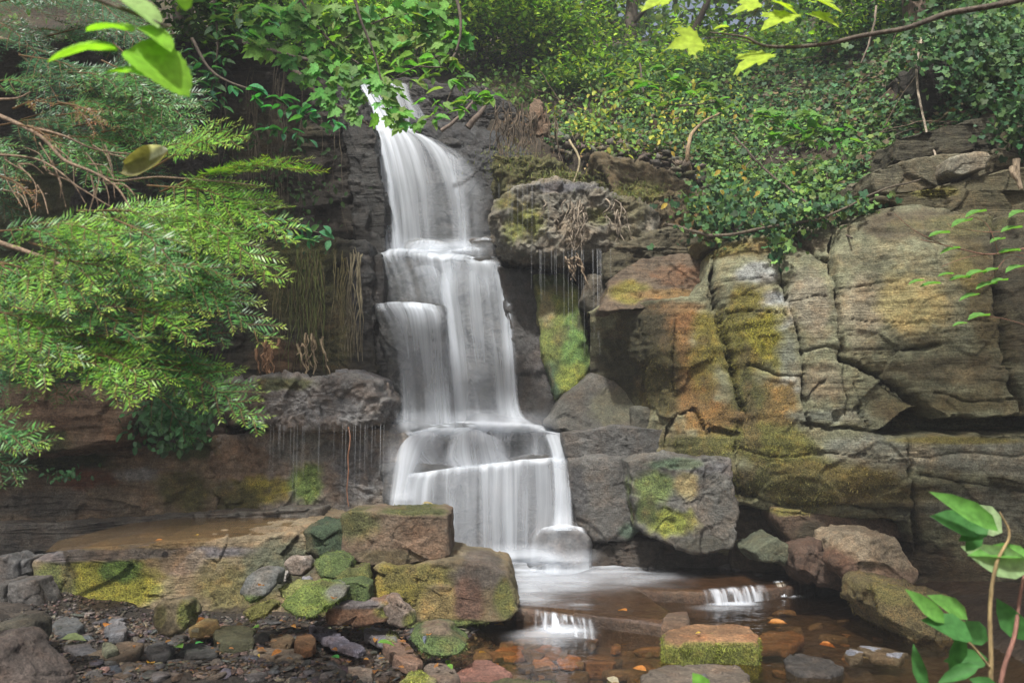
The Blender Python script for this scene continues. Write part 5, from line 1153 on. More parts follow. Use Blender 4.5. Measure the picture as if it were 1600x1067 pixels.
def lay(n, poly, size, cols, kind, seed, nrm=(0, -.35, 1), dirs=(-.3, math.pi + .3), jn=.35):
    r = random.Random(seed); out = []; P = np.array(poly); lo, hi = P.min(0), P.max(0)
    while len(out) < n:
        x, y = r.uniform(lo[0], hi[0]), r.uniform(lo[1], hi[1])
        if not in_poly(np.array([x]), np.array([y]), poly)[0]: continue
        a = r.uniform(*dirs); c = r.choice(cols); f = r.uniform(.8, 1.25); c = tuple(round(v * (.8, 1.0, 1.2)[r.randrange(3)], 3) for v in c)
        out.append((x, y, math.cos(a), math.sin(a) * .5, size * f, kind, c, (nrm[0] + r.gauss(0, jn), nrm[1] + r.gauss(0, jn), nrm[2] + r.gauss(0, jn * .5))))
    return out
SYC = [(.10, .24, .05), (.14, .30, .06), (.18, .34, .08)]
twig_branch('leafy_branch', 'sycamore spray with pale horizontal leaves hanging right of the upper fall', [(700, -60, 6.6), (720, 40, 6.4), (700, 100, 6.3), (650, 105, 6.2)], [.018, .01, .006], 6.3,
    lay(26, [(610, 84), (700, 84), (735, 98), (700, 110), (610, 102)], 24, SYC, 'ovate', 1) + lay(20, [(612, 108), (680, 108), (740, 130), (730, 145), (615, 128)], 25, SYC, 'ovate', 2)
    + lay(20, [(720, 140), (785, 146), (775, 155), (720, 152)], 22, SYC, 'ovate', 3) + lay(30, [(655, 155), (740, 150), (745, 165), (700, 188), (660, 190), (690, 170)], 23, SYC, 'ovate', 4),
    twigs=([(700, 100, 6.3), (760, 148, 6.3)], [(650, 105, 6.2), (620, 120, 6.2)], [(715, 120, 6.3), (690, 180, 6.3)]))
twig_branch('leafy_branch', 'sycamore spray dangling in front of the top of the fall', [(540, -60, 6.2), (560, 20, 6.2), (590, 100, 6.2), (610, 190, 6.2)], [.016, .01, .005], 6.2,
    lay(36, [(575, 110), (610, 120), (640, 165), (655, 195), (600, 200), (580, 160)], 25, SYC, 'maple', 5, dirs=(.3, 2.8), nrm=(0, -.9, .6)) + lay(46, [(490, 105), (560, 100), (580, 170), (560, 200), (500, 160)], 25, SYC + [(.08, .19, .04)], 'maple', 6, dirs=(.3, 2.8), nrm=(0, -.9, .6)))
twig_branch('leafy_branch', 'blue green leaf spray reaching across the dark wall', [(300, 60, 5.2), (340, 120, 5.2), (420, 150, 5.2), (500, 190, 5.2)], [.012, .008, .004], 5.2,
    lay(46, [(352, 132), (400, 136), (480, 160), (540, 196), (500, 204), (440, 172), (360, 146)], 24, [(.05, .22, .09), (.07, .26, .10), (.05, .17, .07)], 'ovate', 7) + lay(16, [(410, 200), (450, 196), (500, 226), (440, 214)], 22, [(.04, .14, .06)], 'ovate', 8))
twig_branch('leafy_branch', 'pale bluish leaf spray low beside the yew tips', [(380, 300, 5.4), (430, 345, 5.4), (500, 365, 5.4)], [.008, .004], 5.4,
    lay(26, [(395, 335), (440, 345), (500, 340), (516, 375), (480, 380), (430, 362)], 26, [(.08, .22, .13), (.06, .17, .09)], 'ovate', 9))
twig_branch('leafy_branch', 'dark green leaves on thin stems above the yew at the wall', [(330, -40, 6), (340, 60, 6), (330, 150, 6)], [.012, .008, .004], 6.0,
    lay(60, [(285, 70), (360, 90), (350, 170), (300, 160), (280, 110)], 22, [(.04, .13, .055), (.05, .16, .07)], 'ovate', 10) + lay(50, [(310, 0), (420, 10), (430, 60), (340, 70)], 24, [(.05, .14, .05), (.07, .18, .05)], 'ovate', 11))
twig_branch('leafy_branch', 'broad mass of sycamore leaves over the upper left of the fall', [(460, -80, 6.8), (470, 0, 6.8), (520, 70, 6.8), (560, 100, 6.8)], [.02, .012, .008], 6.8,
    lay(230, [(370, 10), (700, 0), (740, 60), (640, 80), (560, 130), (470, 130), (400, 90)], 28, SYC + [(.08, .2, .04), (.07, .17, .04)], 'maple', 12, dirs=(.2, 2.9), nrm=(0, -.8, .7), jn=.5),
    twigs=([(520, 70, 6.8), (600, 30, 6.8), (680, 20, 6.8)], [(470, 0, 6.8), (420, 60, 6.8)]))
twig_branch('leafy_branch', 'light green leafy twig over the brow right of the fall', [(1000, 100, 8.2), (1010, 150, 8.0), (1060, 165, 7.9), (1120, 160, 7.9)], [.012, .006], 7.9,
    lay(90, [(940, 110), (1030, 100), (1120, 130), (1165, 170), (1080, 180), (980, 160)], 20, [(.14, .28, .06), (.10, .22, .05)], 'ovate', 13), group=None)
twig_branch('seedling', 'broad bright green leaf cluster at the top of the ivy slope', [(1240, 240, 8.4), (1250, 215, 8.3), (1262, 200, 8.2)], [.01, .005], 8.2,
    lay(60, [(1165, 175), (1240, 165), (1330, 195), (1340, 225), (1260, 225), (1180, 210)], 24, [(.13, .28, .05), (.10, .24, .05)], 'lobed', 14), cat='plant')
# foreground: backlit leaves, upper left
FB = (.22, .46, .04)
t = twig_branch('leafy_branch', 'cluster of large soft bright green leaves close to the camera', [(-60, -120, 1.25), (60, -40, 1.2), (170, 10, 1.2), (260, 40, 1.2)], [.006, .004, .002], 1.2,
    [(182, 80, -1, -.12, 104, 'broad', FB, (.1, -.5, 1)), (206, 50, -1, -.3, 66, 'broad', FB, (.1, -.5, 1)), (216, 44, 1, .35, 50, 'broad', FB, (0, -.5, 1)), (205, 78, .95, .50, 92, 'broad', FB, (.2, -.9, .7)),
     (232, 122, -1, -.4, 60, 'broad', FB, (0, -.6, 1)), (190, 2, 1, .35, 56, 'broad', (.30, .46, .16), (0, -.5, 1)), (280, -20, .4, 1, 30, 'broad', FB, (0, -.6, 1))])
# foreground: maple leaves and long branch, upper right
YM = (.36, .50, .05)
twig_branch('maple_branch', 'long bare branch with yellow green maple leaves across the top right', [(1800, -40, 2.3), (1600, 0, 2.2), (1500, 16, 2.2), (1400, 48, 2.2), (1300, 66, 2.2), (1200, 74, 2.2), (1160, 58, 2.2), (1110, 52, 2.2)], [.010, .008, .005, .002], 2.2,
    [(1096, 62, -1, .1, 46, 'maple', YM, (0, -1, .3)), (1204, 84, -1, .32, 56, 'maple', YM, (0, -.6, .9)), (1140, 42, -1, -.02, 26, 'ovate', YM, (0, -.6, .9)),
     (1190, 6, -1, .15, 46, 'maple', YM, (0, -.8, .8)), (1240, 22, -1, .25, 48, 'maple', YM, (0, -.7, .9)), (1264, 22, 1, .2, 48, 'maple', YM, (.2, -.8, .8)), (1262, -2, 1, .15, 56, 'maple', YM, (0, -.6, 1)), (1205, 2, 1, .25, 44, 'maple', YM, (0, -.6, 1)), (1050, -8, -1, .3, 46, 'maple', YM, (0, -.8, .8))],
    twigs=([(1200, 74, 2.2), (1150, 60, 2.2), (1096, 62, 2.2)], [(1160, 58, 2.2), (1190, 6, 2.2), (1240, -20, 2.2)]), col=(.10, .08, .06))
# foreground twigs, right
LG = (.13, .30, .07)
def tl(x, y, s=34, c=LG): return (x + s * .5, y, -1, random.uniform(-.1, .1), s, 'ovate', c, (0, -.22, 1))
twig_branch('twig', 'thin reddish twigs with small level leaves in front of the right face', [(1760, 360, 3.2), (1640, 380, 3.2), (1560, 396, 3.2), (1500, 388, 3.2), (1440, 375, 3.2)], [.005, .003, .0015], 3.2,
    [tl(*p) for p in ((1525, 330), (1503, 344), (1581, 356), (1468, 364), (1485, 387), (1559, 373, 24), (1576, 392, 40), (1432, 438, 26), (1454, 443), (1478, 428, 26), (1501, 434), (1525, 424), (1548, 420, 24), (1542, 443), (1515, 460), (1562, 438, 26), (1530, 493), (1500, 505, 24), (1586, 416, 30), (1590, 330, 28))],
    twigs=([(1600, 395, 3.2), (1520, 400, 3.2), (1470, 416, 3.2)], [(1620, 345, 3.2), (1560, 362, 3.2), (1510, 358, 3.2), (1480, 350, 3.2)], [(1640, 420, 3.2), (1580, 400, 3.2), (1540, 440, 3.2), (1500, 436, 3.2)], [(1640, 520, 3.2), (1580, 500, 3.2), (1530, 492, 3.2)], [(1560, 396, 3.2), (1540, 350, 3.2), (1500, 335, 3.2)], [(1480, 385, 3.2), (1430, 360, 3.2), (1400, 335, 3.2)]), col=(.22, .11, .075))
# foreground sapling, lower right
SG, SD = (.12, .30, .06), (.06, .19, .05)
def sl(p0, p1, c=SG, w=1.0, n=(0, -1, .5)):
    return (p0, p1, c, w, n)
t = empty('sapling', at(1555, 1067, 1.9) - np.array([0, 0, .35]), label='slim leafy sapling with two stems close to the camera at the pool', cat='sapling')
stem('stem', [(A_((1545, 1200, 1.9), (1548, 1067, 1.9), (1545, 960, 1.9), (1558, 880, 1.9), (1576, 835, 1.9), (1560, 800, 1.9)), [.006, .0045, .002]), (A_((1545, 1040, 1.9), (1520, 1010, 1.9), (1506, 998, 1.9)), [.003, .002])], (.26, .19, .09), parent=t)
stem('stem', [(A_((1560, 1200, 1.95), (1566, 1067, 1.95), (1584, 990, 1.95), (1600, 900, 1.95), (1640, 800, 1.95)), [.006, .005, .003])], (.24, .12, .09), parent=t)
for p0, p1, c, w, n in (sl((1560, 830), (1466, 766), SG, .5), sl((1566, 832), (1508, 790), (.30, .42, .22), 1.2), sl((1536, 834), (1464, 800), SD, 1), sl((1530, 830), (1512, 862), SD, 1.1), sl((1545, 826), (1500, 840), SD, 1), sl((1610, 892), (1512, 858), (.28, .42, .2), .8), sl((1615, 870), (1520, 856), SG, .5),
                       sl((1476, 974), (1422, 922), SG, .6), sl((1512, 968), (1458, 926), SG, .8), sl((1520, 1000), (1450, 960), SD, 1.1), sl((1500, 1005), (1480, 960), SD, 1), sl((1544, 1000), (1500, 975), SD, 1.3), sl((1448, 1080), (1426, 1010), SD, .5), sl((1530, 1040), (1468, 1062), SD, .6), sl((1545, 1030), (1480, 1030), SD, .8), sl((1500, 990), (1490, 1050), SD, .8), sl((1600, 1000), (1560, 940), SD, .9), sl((1560, 1080), (1520, 1060), SD, 1)):
    leaf_px('ovate', c, p0, p1, 1.88 + random.uniform(-.08, .08), t, width=w, nrm=(n[0] + random.gauss(0, .3), n[1], n[2] + random.gauss(0, .3)))
leaf_px('ovate', (.14, .34, .05), (1105, 1085), (1085, 1052), 1.9, None, width=1.3, name='leaf_tip', label='bright green leaf tip poking in at the bottom edge', cat='leaf')

# ============================================================ YEW
yew = empty('yew_tree', (-2.9, 3.2, -.1), label='big yew whose drooping green branches fill the upper left', cat='tree')
stem('trunk', [([(-2.9, 3.2, -.3), (-2.85, 3.2, .8), (-2.7, 3.15, 2.2), (-2.6, 3.2, 4.2)], [.22, .18, .13, .08])], (.11, .07, .05), parent=yew)
def needles(ax, L, r, cols, nl=.033, sp=.0044, nrm=None, tipcol=None, tipf=.35):
    """flat rows of needles on both sides of a twig curve ax (k,3)"""
    n = max(6, int(L / sp)); P = catmull(ax, n) if len(ax) > 2 else linear(ax, n)
    T = norm(np.gradient(P, axis=0)); N = norm(nrm[None] + .15 * r.normal(size=(n, 3))); S_ = norm(np.cross(T, N))
    t = np.linspace(0, 1, n); side = np.where(np.arange(n) % 2 == 0, 1, -1)[:, None]
    ang = .95 - .45 * t[:, None] ** 3
    D = T * np.cos(ang) + S_ * side * np.sin(ang) + N * (.12 + .18 * r.normal(size=(n, 1)))
    sz = nl * (.55 + .45 * np.sin(np.clip(t * 1.15 + .12, 0, 1) * math.pi) ** .6) * r.uniform(.75, 1.15, n)
    C = pick(cols, n, r, .16)
    if tipcol is not None:
        k = (sstep(1 - tipf, 1, t) * .9)[:, None]; C = C * (1 - k) + np.array(tipcol) * (1 + .15 * r.normal(size=(n, 1))) * k
    return P, D, N, sz, C
Y_MID = [(.07, .20, .05), (.10, .25, .055), (.05, .15, .05)]; Y_SHADE = [(.045, .14, .055), (.06, .17, .07), (.035, .10, .05)]; Y_LIT = [(.16, .34, .05), (.22, .40, .05), (.11, .27, .05)]  # one needle green in lit, mid and shaded copies, light held in the colour
Y_RUST = [(.34, .14, .04), (.26, .12, .04), (.30, .2, .05)]
def spray(p0, p1, Y0, Y1, cols, tip, seed, w=.36, pitch=None, nl=.036, name='needle_spray', sag=.06, bare=.15, dens=1.0):
    r = np.random.default_rng(seed); a_, b_ = at(*p0, Y0), at(*p1, Y1); L = np.linalg.norm(b_ - a_)
    mid = (a_ + b_) / 2 + np.array([0, 0, sag * L * 1.5])
    ax = catmull([a_, mid, b_], 24); T = norm(b_ - a_)
    nrm = norm(np.array([.1 + .25 * r.normal(), -.75 + .2 * r.normal(), .75])); nrm = norm(nrm - T * (nrm @ T))
    S_ = np.cross(T, nrm); out = [needles(ax[10:], L * .6, r, cols, nl, .0042, nrm, tip)]
    wood = [tube(ax[::4], [.0035, .001], 16, 5)]
    nt = max(4, int(L / .030 * dens)); 
    for i, t in enumerate(np.linspace(bare, .93, nt)):
        k = t * 23; j = int(k); p = ax[j] + (ax[min(j + 1, 23)] - ax[j]) * (k - j)
        sd = 1 if i % 2 else -1; ln = L * w * (1 - t) ** .75 * r.uniform(.75, 1.15) + .025
        ang = r.uniform(.5, .8)
        d = T * math.cos(ang) + S_ * sd * math.sin(ang) + nrm * r.normal() * .12
        e = p + d * ln + np.array([0, 0, -.03 * ln]); m_ = p + d * ln * .5 + T * ln * .03
        e = e + T * ln * .12
        nn = norm(nrm + .25 * r.normal(size=3))
        out.append(needles(np.array([p, m_, e]), ln, r, cols, nl * r.uniform(.8, 1.05), .0045, nn, tip, .4))
        wood.append(tube([p, m_, e], [.0016, .0007], 6, 4))
        if ln > .12:                                   # a second order of twiglets
            for u in np.arange(.25, .85, .055 / ln):
                sd2 = 1 if r.random() < .5 else -1; q = p + (e - p) * u; l2 = ln * .45 * (1 - u) + .02
                d2 = norm(e - p) * math.cos(.6) + np.cross(norm(e - p), nn) * sd2 * math.sin(.6) + np.array([0, 0, -.04])
                out.append(needles(np.array([q, q + d2 * l2]), l2, r, cols, nl * .9, .0048, nn, tip, .45))
    P, D, N, S, C = (np.concatenate([o[i] for o in out]) for i in range(5))
    V, Fs, C2 = scatter(ND, P, D, N, S, C)
    Vw, Fw = join(wood)
    V2 = np.vstack([V, Vw]); Cw = np.tile(np.array([.16, .10, .05]), (len(Vw), 1))
    return link(mesh_from(name, V2, Fs + [f + len(V) for f in Fw], M_NEEDLE, {'Col': np.vstack([C2, Cw])}, smooth=False), yew)
TIP = (.30, .46, .06); TIPD = (.12, .26, .06); TIP_LIT = (.42, .55, .10)  # yellow-green new growth with sunlight put into the tip colours
main = [  # start, tip, Y0, Y1, colours, tip colour
    ((240, 262), (388, 214), 2.5, 2.35, Y_LIT, TIP_LIT), ((250, 300), (496, 270), 2.5, 2.3, Y_LIT, TIP_LIT), ((230, 290), (462, 378), 2.5, 2.3, Y_LIT, TIP), ((235, 320), (438, 446), 2.45, 2.25, Y_LIT, TIP),
    ((170, 400), (428, 542), 2.4, 2.2, Y_MID, TIP_LIT), ((240, 380), (375, 484), 2.45, 2.3, Y_MID, TIP), ((200, 560), (412, 668), 2.4, 2.2, Y_MID, TIP), ((90, 520), (282, 602), 2.3, 2.15, Y_MID + Y_LIT, TIP),
    ((60, 540), (200, 628), 2.25, 2.1, Y_MID, TIP), ((-40, 400), (88, 492), 2.2, 2.1, Y_MID, TIPD), ((-160, 690), (75, 697), 2.15, 2.05, Y_MID, TIP), ((-160, 650), (34, 748), 2.2, 2.1, Y_SHADE, TIPD),
    ((160, 470), (318, 578), 2.4, 2.3, Y_SHADE, TIPD), ((60, 400), (290, 500), 2.3, 2.2, Y_MID + Y_LIT, TIP), ((50, 350), (210, 400), 2.2, 2.1, Y_LIT, TIP), ((120, 330), (320, 380), 2.4, 2.3, Y_LIT, TIP),
    ((20, 480), (170, 560), 2.3, 2.2, Y_MID, TIPD), ((-60, 540), (60, 620), 2.3, 2.15, Y_MID, TIPD), ((150, 520), (330, 640), 2.5, 2.35, Y_SHADE, TIPD), ((220, 600), (300, 690), 2.6, 2.5, Y_SHADE, TIPD),
    ((200, 330), (400, 420), 2.5, 2.35, Y_LIT, TIP), ((230, 240), (330, 236), 2.6, 2.45, Y_LIT, TIP),
    ((100, 110), (328, 172), 2.9, 2.8, Y_SHADE, TIPD), ((120, 150), (300, 110), 3.0, 2.9, Y_SHADE, TIPD), ((100, 200), (290, 215), 2.9, 2.8, Y_SHADE, TIPD), ((60, 60), (270, 60), 3.1, 3, Y_SHADE, TIPD)]
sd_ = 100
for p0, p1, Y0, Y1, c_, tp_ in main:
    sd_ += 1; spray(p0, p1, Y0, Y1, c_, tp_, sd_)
rr = random.Random(3)
for i in range(30):                        # the inner mass, lower part
    x, y = rr.uniform(-190, 230), rr.uniform(340, 590); a = math.radians(rr.uniform(8, 48)); l = rr.uniform(110, 190)
    if y > 430 + .55 * (330 - x) + 60 or y + l * math.sin(a) > 690 - max(0, (120 - x)) * .35: continue
    Y = rr.uniform(2.3, 2.75); spray((x, y), (x + l * math.cos(a), y + l * math.sin(a)), Y, Y - .12, Y_MID if rr.random() < .3 else Y_SHADE, TIP if rr.random() < .35 else TIPD, 200 + i)
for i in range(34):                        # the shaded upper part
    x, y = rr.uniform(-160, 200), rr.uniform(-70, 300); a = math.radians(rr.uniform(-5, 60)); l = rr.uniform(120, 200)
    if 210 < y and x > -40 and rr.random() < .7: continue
    Y = rr.uniform(2.8, 3.5); spray((x, y), (x + l * math.cos(a), y + l * math.sin(a)), Y, Y - .15, Y_SHADE, TIPD if rr.random() < .5 else None, 300 + i, nl=.03)
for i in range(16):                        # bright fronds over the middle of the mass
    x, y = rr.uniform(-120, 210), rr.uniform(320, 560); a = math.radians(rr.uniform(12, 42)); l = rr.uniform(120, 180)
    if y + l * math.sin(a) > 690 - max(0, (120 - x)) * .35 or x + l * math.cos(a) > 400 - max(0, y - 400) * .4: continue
    spray((x, y), (x + l * math.cos(a), y + l * math.sin(a)), 2.2, 2.08, Y_LIT if rr.random() < .5 else Y_MID, TIP_LIT if rr.random() < .5 else TIP, 600 + i)
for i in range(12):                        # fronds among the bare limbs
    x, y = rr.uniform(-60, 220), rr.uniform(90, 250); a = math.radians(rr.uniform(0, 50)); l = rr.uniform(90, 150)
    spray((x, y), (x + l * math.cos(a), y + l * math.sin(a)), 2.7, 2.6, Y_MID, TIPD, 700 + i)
for i, (p0, p1) in enumerate((((90, 160), (180, 205)), ((20, 170), (85, 162)), ((0, 275), (60, 320)), ((30, 195), (90, 230)), ((110, 165), (150, 210)), ((180, 440), (190, 380)))):
    spray(p0, p1, 2.35, 2.3, Y_RUST, (.36, .16, .05), 400 + i, w=.3, nl=.016, name='dead_spray', dens=.7)
# bare brown limbs where the needles have gone
yb = [([(-300, 100, 2.9), (-60, 160, 2.6), (50, 206, 2.4), (100, 250, 2.35), (150, 268, 2.3), (185, 292, 2.3), (205, 325, 2.3)], [.012, .006, .004, .002]),
      ([(45, 200, 2.4), (100, 215, 2.4), (150, 235, 2.4), (205, 240, 2.4)], [.005, .002]), ([(150, 268, 2.3), (190, 282, 2.35), (255, 276, 2.4), (330, 282, 2.4), (400, 290, 2.35)], [.004, .003, .0015]),
      ([(170, 285, 2.3), (200, 290, 2.3), (222, 320, 2.3)], [.003, .0015]), ([(145, 272, 2.3), (148, 300, 2.3), (138, 330, 2.3)], [.003, .0015]), ([(-40, 240, 2.5), (60, 250, 2.5), (120, 290, 2.45), (190, 330, 2.4)], [.004, .002]),
      ([(-100, 150, 2.6), (10, 155, 2.5), (45, 142, 2.5)], [.006, .002]), ([(-80, 582, 2.2), (10, 572, 2.2), (50, 590, 2.2), (95, 574, 2.2)], [.006, .004, .002]), ([(5, 574, 2.2), (40, 565, 2.2), (90, 570, 2.2)], [.003, .002]),
      ([(250, 440, 2.35), (285, 430, 2.3), (310, 402, 2.3)], [.003, .0015]), ([(-500, 240, 3.1), (-200, 300, 2.8), (0, 380, 2.6), (150, 430, 2.5), (260, 440, 2.4)], [.02, .012, .006, .002]), ([(-500, 0, 3.2), (-100, 40, 3.1), (100, 90, 3)], [.03, .012, .005])]
for k_ in range(20):
    x, y = rr.uniform(0, 180), rr.uniform(215, 300); a = math.radians(rr.uniform(0, 75)); l = rr.uniform(40, 110)
    yb.append(([(x, y, 2.5), (x + l * .5 * math.cos(a) + rr.gauss(0, 8), y + l * .5 * math.sin(a), 2.5), (x + l * math.cos(a + .3), y + l * math.sin(a + .3), 2.48)], [.0025, .001]))
for pth, rd in yb: stem('limb', [(A_(*pth), rd)], (.19, .135, .09), parent=yew)
# curled dead leaf caught in the yew
dl = empty('curled_leaf', at(225, 245, 2.25), label='large curled dead leaf with pale edge caught in the yew', cat='leaf')
nu_, nv_ = 16, 12; U_, T_ = np.meshgrid(np.linspace(0, 1, nu_), np.linspace(-1, 1, nv_), indexing='ij')
b0, b1 = at(190, 262, 2.25), at(262, 236, 2.22); dd_ = b1 - b0; wv = .036 * np.sin(np.clip(U_ * .93 + .07, 0, 1) * math.pi) ** .7
an = T_ * 1.5 * (1.1 - .5 * U_)
Vl = b0 + U_[..., None] * dd_ + (1.3 * wv * np.sin(an))[..., None] * np.array([.35, -.2, .9]) + (wv * (np.cos(an) - .3))[..., None] * np.array([.1, .9, -.1]) + .004 * np.stack([fbm(np.stack([U_.ravel() * 5, T_.ravel() * 3, T_.ravel() * 0 + s], 1), 3, s).reshape(nu_, nv_) for s in range(3)], -1)
Cl = np.where((T_ > .25)[..., None] & (U_ > .5)[..., None], np.array([.55, .53, .48]), np.array([.17, .16, .07]))
link(mesh_from('blade', Vl.reshape(-1, 3), [grid_faces(nu_, nv_)], M_LEAF, {'Col': Cl.reshape(-1, 3)}), dl)

# ============================================================ LOOSE STONES ON THE BANK AND IN THE WATER
def fstone(pts, zc, label, base=GREY, h=.10, tilt=(0, 0), name='stone', group=None, **k):
    """stone lying on the ground: outline of its top in the photograph at height zc"""
    k.setdefault('amp', .014); k.setdefault('edge', .012); k.setdefault('cut', .008); k.setdefault('corner', 1); k.setdefault('rough', .010); k.setdefault('fuzz', 30000); k.setdefault('step', 2.6); k.setdefault('fsize', .14)
    h = h * .75; zc = zc - .012
    return slab(name, pts, zc, thick=h, tilt=tilt, base=base, label=label, cat='stone', group=group, **k)
def ustone(pts, Y, label, base=GREY, depth=.2, **k):
    k.setdefault('amp', .016); k.setdefault('edge', .02); k.setdefault('cut', .010); k.setdefault('corner', 1); k.setdefault('rough', .010); k.setdefault('fuzz', 40000); k.setdefault('strata', 0); k.setdefault('fsize', .15)
    return rock('stone', pts, Y, depth=depth, base=base, mat=M_STONE, label=label, cat='stone', **k)
ustone([(373, 926), (384, 905), (408, 891), (435, 894), (430, 915), (404, 938), (386, 942)], 5.2, 'tilted grey slate leaning against the ledge with an orange leaf', (.20, .21, .20), .16, b=.7, patches=[(390, 938, 30, 8, (.14, .2, .06), .8)])
ustone([(444, 880), (455, 869), (478, 871), (483, 890), (472, 900), (452, 900)], 5.5, 'rounded pale grey stone between the ledge and mossy stones', (.25, .23, .21), .15)
ustone([(484, 880), (500, 866), (530, 864), (550, 878), (545, 898), (520, 905), (496, 902)], 5.45, 'rounded stone wrapped in dense green moss below the squarish boulder', (.11, .16, .05), .2, moss=1, b=.7, fsize=.1)
ustone([(520, 900), (545, 888), (572, 884), (578, 905), (560, 922), (535, 920)], 5.4, 'second green mossy stone against the large mossy block', (.13, .15, .045), .2, moss=.9, b=.5, fsize=.1)
ustone([(434, 945), (460, 925), (500, 908), (548, 914), (540, 930), (515, 950), (490, 968), (462, 966)], 5.05, 'flat grey stone draped with bright fluffy moss at the heart of the pile', (.18, .25, .06), .14, moss=1, b=1.3, fsize=.1, patches=[(528, 922, 26, 14, (.24, .25, .22), 0)])
ustone([(432, 918), (470, 908), (500, 912), (480, 932), (440, 938)], 5.3, 'low mossy stone behind the fluffy moss stone', (.20, .22, .07), .16, moss=.8, b=.7)
ustone([(375, 956), (396, 946), (420, 938), (433, 944), (420, 962), (392, 970)], 5.0, 'small stone with yellow moss below the tilted slate', (.20, .20, .06), .14, moss=.8, b=.5)
ustone([(500, 912), (560, 905), (580, 915), (578, 940), (540, 946), (505, 945)], 5.2, 'mossy stone wedged beneath the large mossy block', (.10, .15, .05), .2, moss=.8)
ustone([(237, 953), (246, 944), (282, 938), (293, 941), (296, 964), (285, 985), (265, 997), (243, 992), (236, 975)], 4.75, 'upright tan stone with mossy right flank in front of the ledge', (.24, .20, .12), .2, fsize=.1, patches=[(288, 962, 12, 25, (.16, .18, .05), .9), (250, 965, 10, 20, (.16, .15, .06), .5)])
ustone([(507, 950), (540, 944), (606, 942), (612, 958), (606, 974), (560, 980), (512, 976)], 5.1, 'brown ribbed stone with moss on its right end', (.22, .13, .08), .2, patches=[(600, 952, 18, 12, (.2, .22, .05), 1), (560, 946, 50, 6, (.2, .18, .18), 0)], strata=.01)
ustone([(596, 938), (610, 930), (640, 950), (650, 975), (630, 985), (606, 975)], 5.1, 'grey brown slate leaning on the foot of the large mossy block', (.21, .17, .14), .12, patches=[(640, 970, 15, 15, (.18, .22, .05), 1)])
fstone([(482, 976), (490, 973), (520, 985), (550, 1000), (572, 1012), (560, 1018), (530, 1006), (500, 994), (484, 985)], .03, 'long purple grey slate sliver lying across the pebbles', (.20, .19, .24), .06, wet=.5, patches=[(490, 980, 16, 8, (.2, .2, .06), .8)])
fstone([(569, 980), (580, 976), (605, 980), (622, 988), (618, 1000), (590, 998), (572, 990)], .02, 'short grey slate with mossy end beside the leaf pair', (.2, .2, .23), .07, wet=.3, patches=[(615, 992, 12, 8, (.18, .2, .05), 1)])
fstone([(595, 998), (612, 994), (640, 1006), (662, 1028), (652, 1036), (625, 1030), (602, 1012)], .0, 'brown stone sloping toward the green mossy stone', (.19, .12, .085), .10, tilt=(-.1, 0), wet=.3)
ustone([(640, 992), (650, 984), (690, 978), (715, 990), (734, 1006), (720, 1024), (690, 1028), (655, 1018), (642, 1006)], 4.72, 'low stone with thick dark green moss at the water edge', (.09, .14, .045), .22, moss=1, b=.8, patches=[(685, 985, 35, 8, (.17, .13, .09), 0)])
fstone([(652, 990), (658, 975), (672, 972), (676, 980), (664, 996)], .12, 'small shiny bluish slate tip beside the large mossy block', (.16, .19, .26), .10, wet=.9)
fstone([(393, 1012), (420, 1005), (455, 1006), (480, 1018), (472, 1028), (430, 1030), (400, 1024)], .0, 'pointed flat brown stone with an orange leaf on it', (.20, .17, .13), .06, wet=.3, tilt=(0, -.1))
fstone([(524, 1052), (534, 1035), (560, 1040), (584, 1046), (580, 1072), (545, 1085), (518, 1080)], .02, 'pale tan flat stone at the bottom edge left of centre', (.34, .29, .24), .08)
fstone([(622, 1062), (640, 1048), (662, 1044), (684, 1060), (676, 1080), (630, 1085)], .0, 'yellowish mossy stone at the bottom edge', (.24, .23, .11), .12, patches=[(650, 1060, 24, 16, (.2, .22, .05), 1)])
fstone([(664, 1040), (690, 1032), (716, 1046), (720, 1060), (690, 1068), (668, 1060)], -.02, 'brown grey stone just right of the yellowish mossy one', (.18, .14, .11), .10, wet=.3)
fstone([(712, 1050), (740, 1030), (775, 1035), (800, 1050), (796, 1066), (750, 1080), (716, 1074)], -.06, 'flat reddish brown stone at the near edge of the pool', (.26, .13, .10), .08, wet=.6)
fstone([(700, 1068), (800, 1060), (870, 1064), (880, 1090), (700, 1100)], -.04, 'long dark mossy stone along the bottom edge', (.09, .09, .04), .12, moss=.5)
fstone([(1000, 1052), (1040, 1036), (1100, 1034), (1150, 1040), (1172, 1052), (1160, 1075), (1080, 1085), (1010, 1075)], -.05, 'broad wet layered slate at the bottom edge below the mossy slab', (.17, .14, .11), .10, wet=.6)
fstone([(1225, 1025), (1245, 1018), (1300, 1030), (1322, 1040), (1300, 1052), (1250, 1050), (1230, 1040)], -.06, 'dark wet stone breaking the pool surface', (.06, .055, .05), .10, wet=.8)
fstone([(1183, 995), (1200, 984), (1240, 985), (1258, 992), (1240, 1008), (1190, 1012)], -.10, 'flat orange brown slab just awash beside the mossy slab', (.24, .14, .075), .08, wet=.8)
slab('stone', [(1036, 985), (1070, 976), (1130, 972), (1172, 978), (1186, 988), (1184, 1004), (1130, 1000), (1060, 1004), (1038, 998)], .03, thick=.22, base=(.30, .17, .085), sidecol=(.17, .19, .045), sidemoss=1, amp=.014, edge=.035, wet=.2, fine=2,
     fuzz=30000, cat='stone', label='square slab with orange brown top and mossy sides standing in the pool')
slab('stone', [(1030, 975), (1045, 955), (1075, 953), (1078, 970), (1060, 985)], .03, thick=.22, base=(.15, .10, .065), wet=.5, cat='stone', label='dark brown block at the corner of the rock shelf')
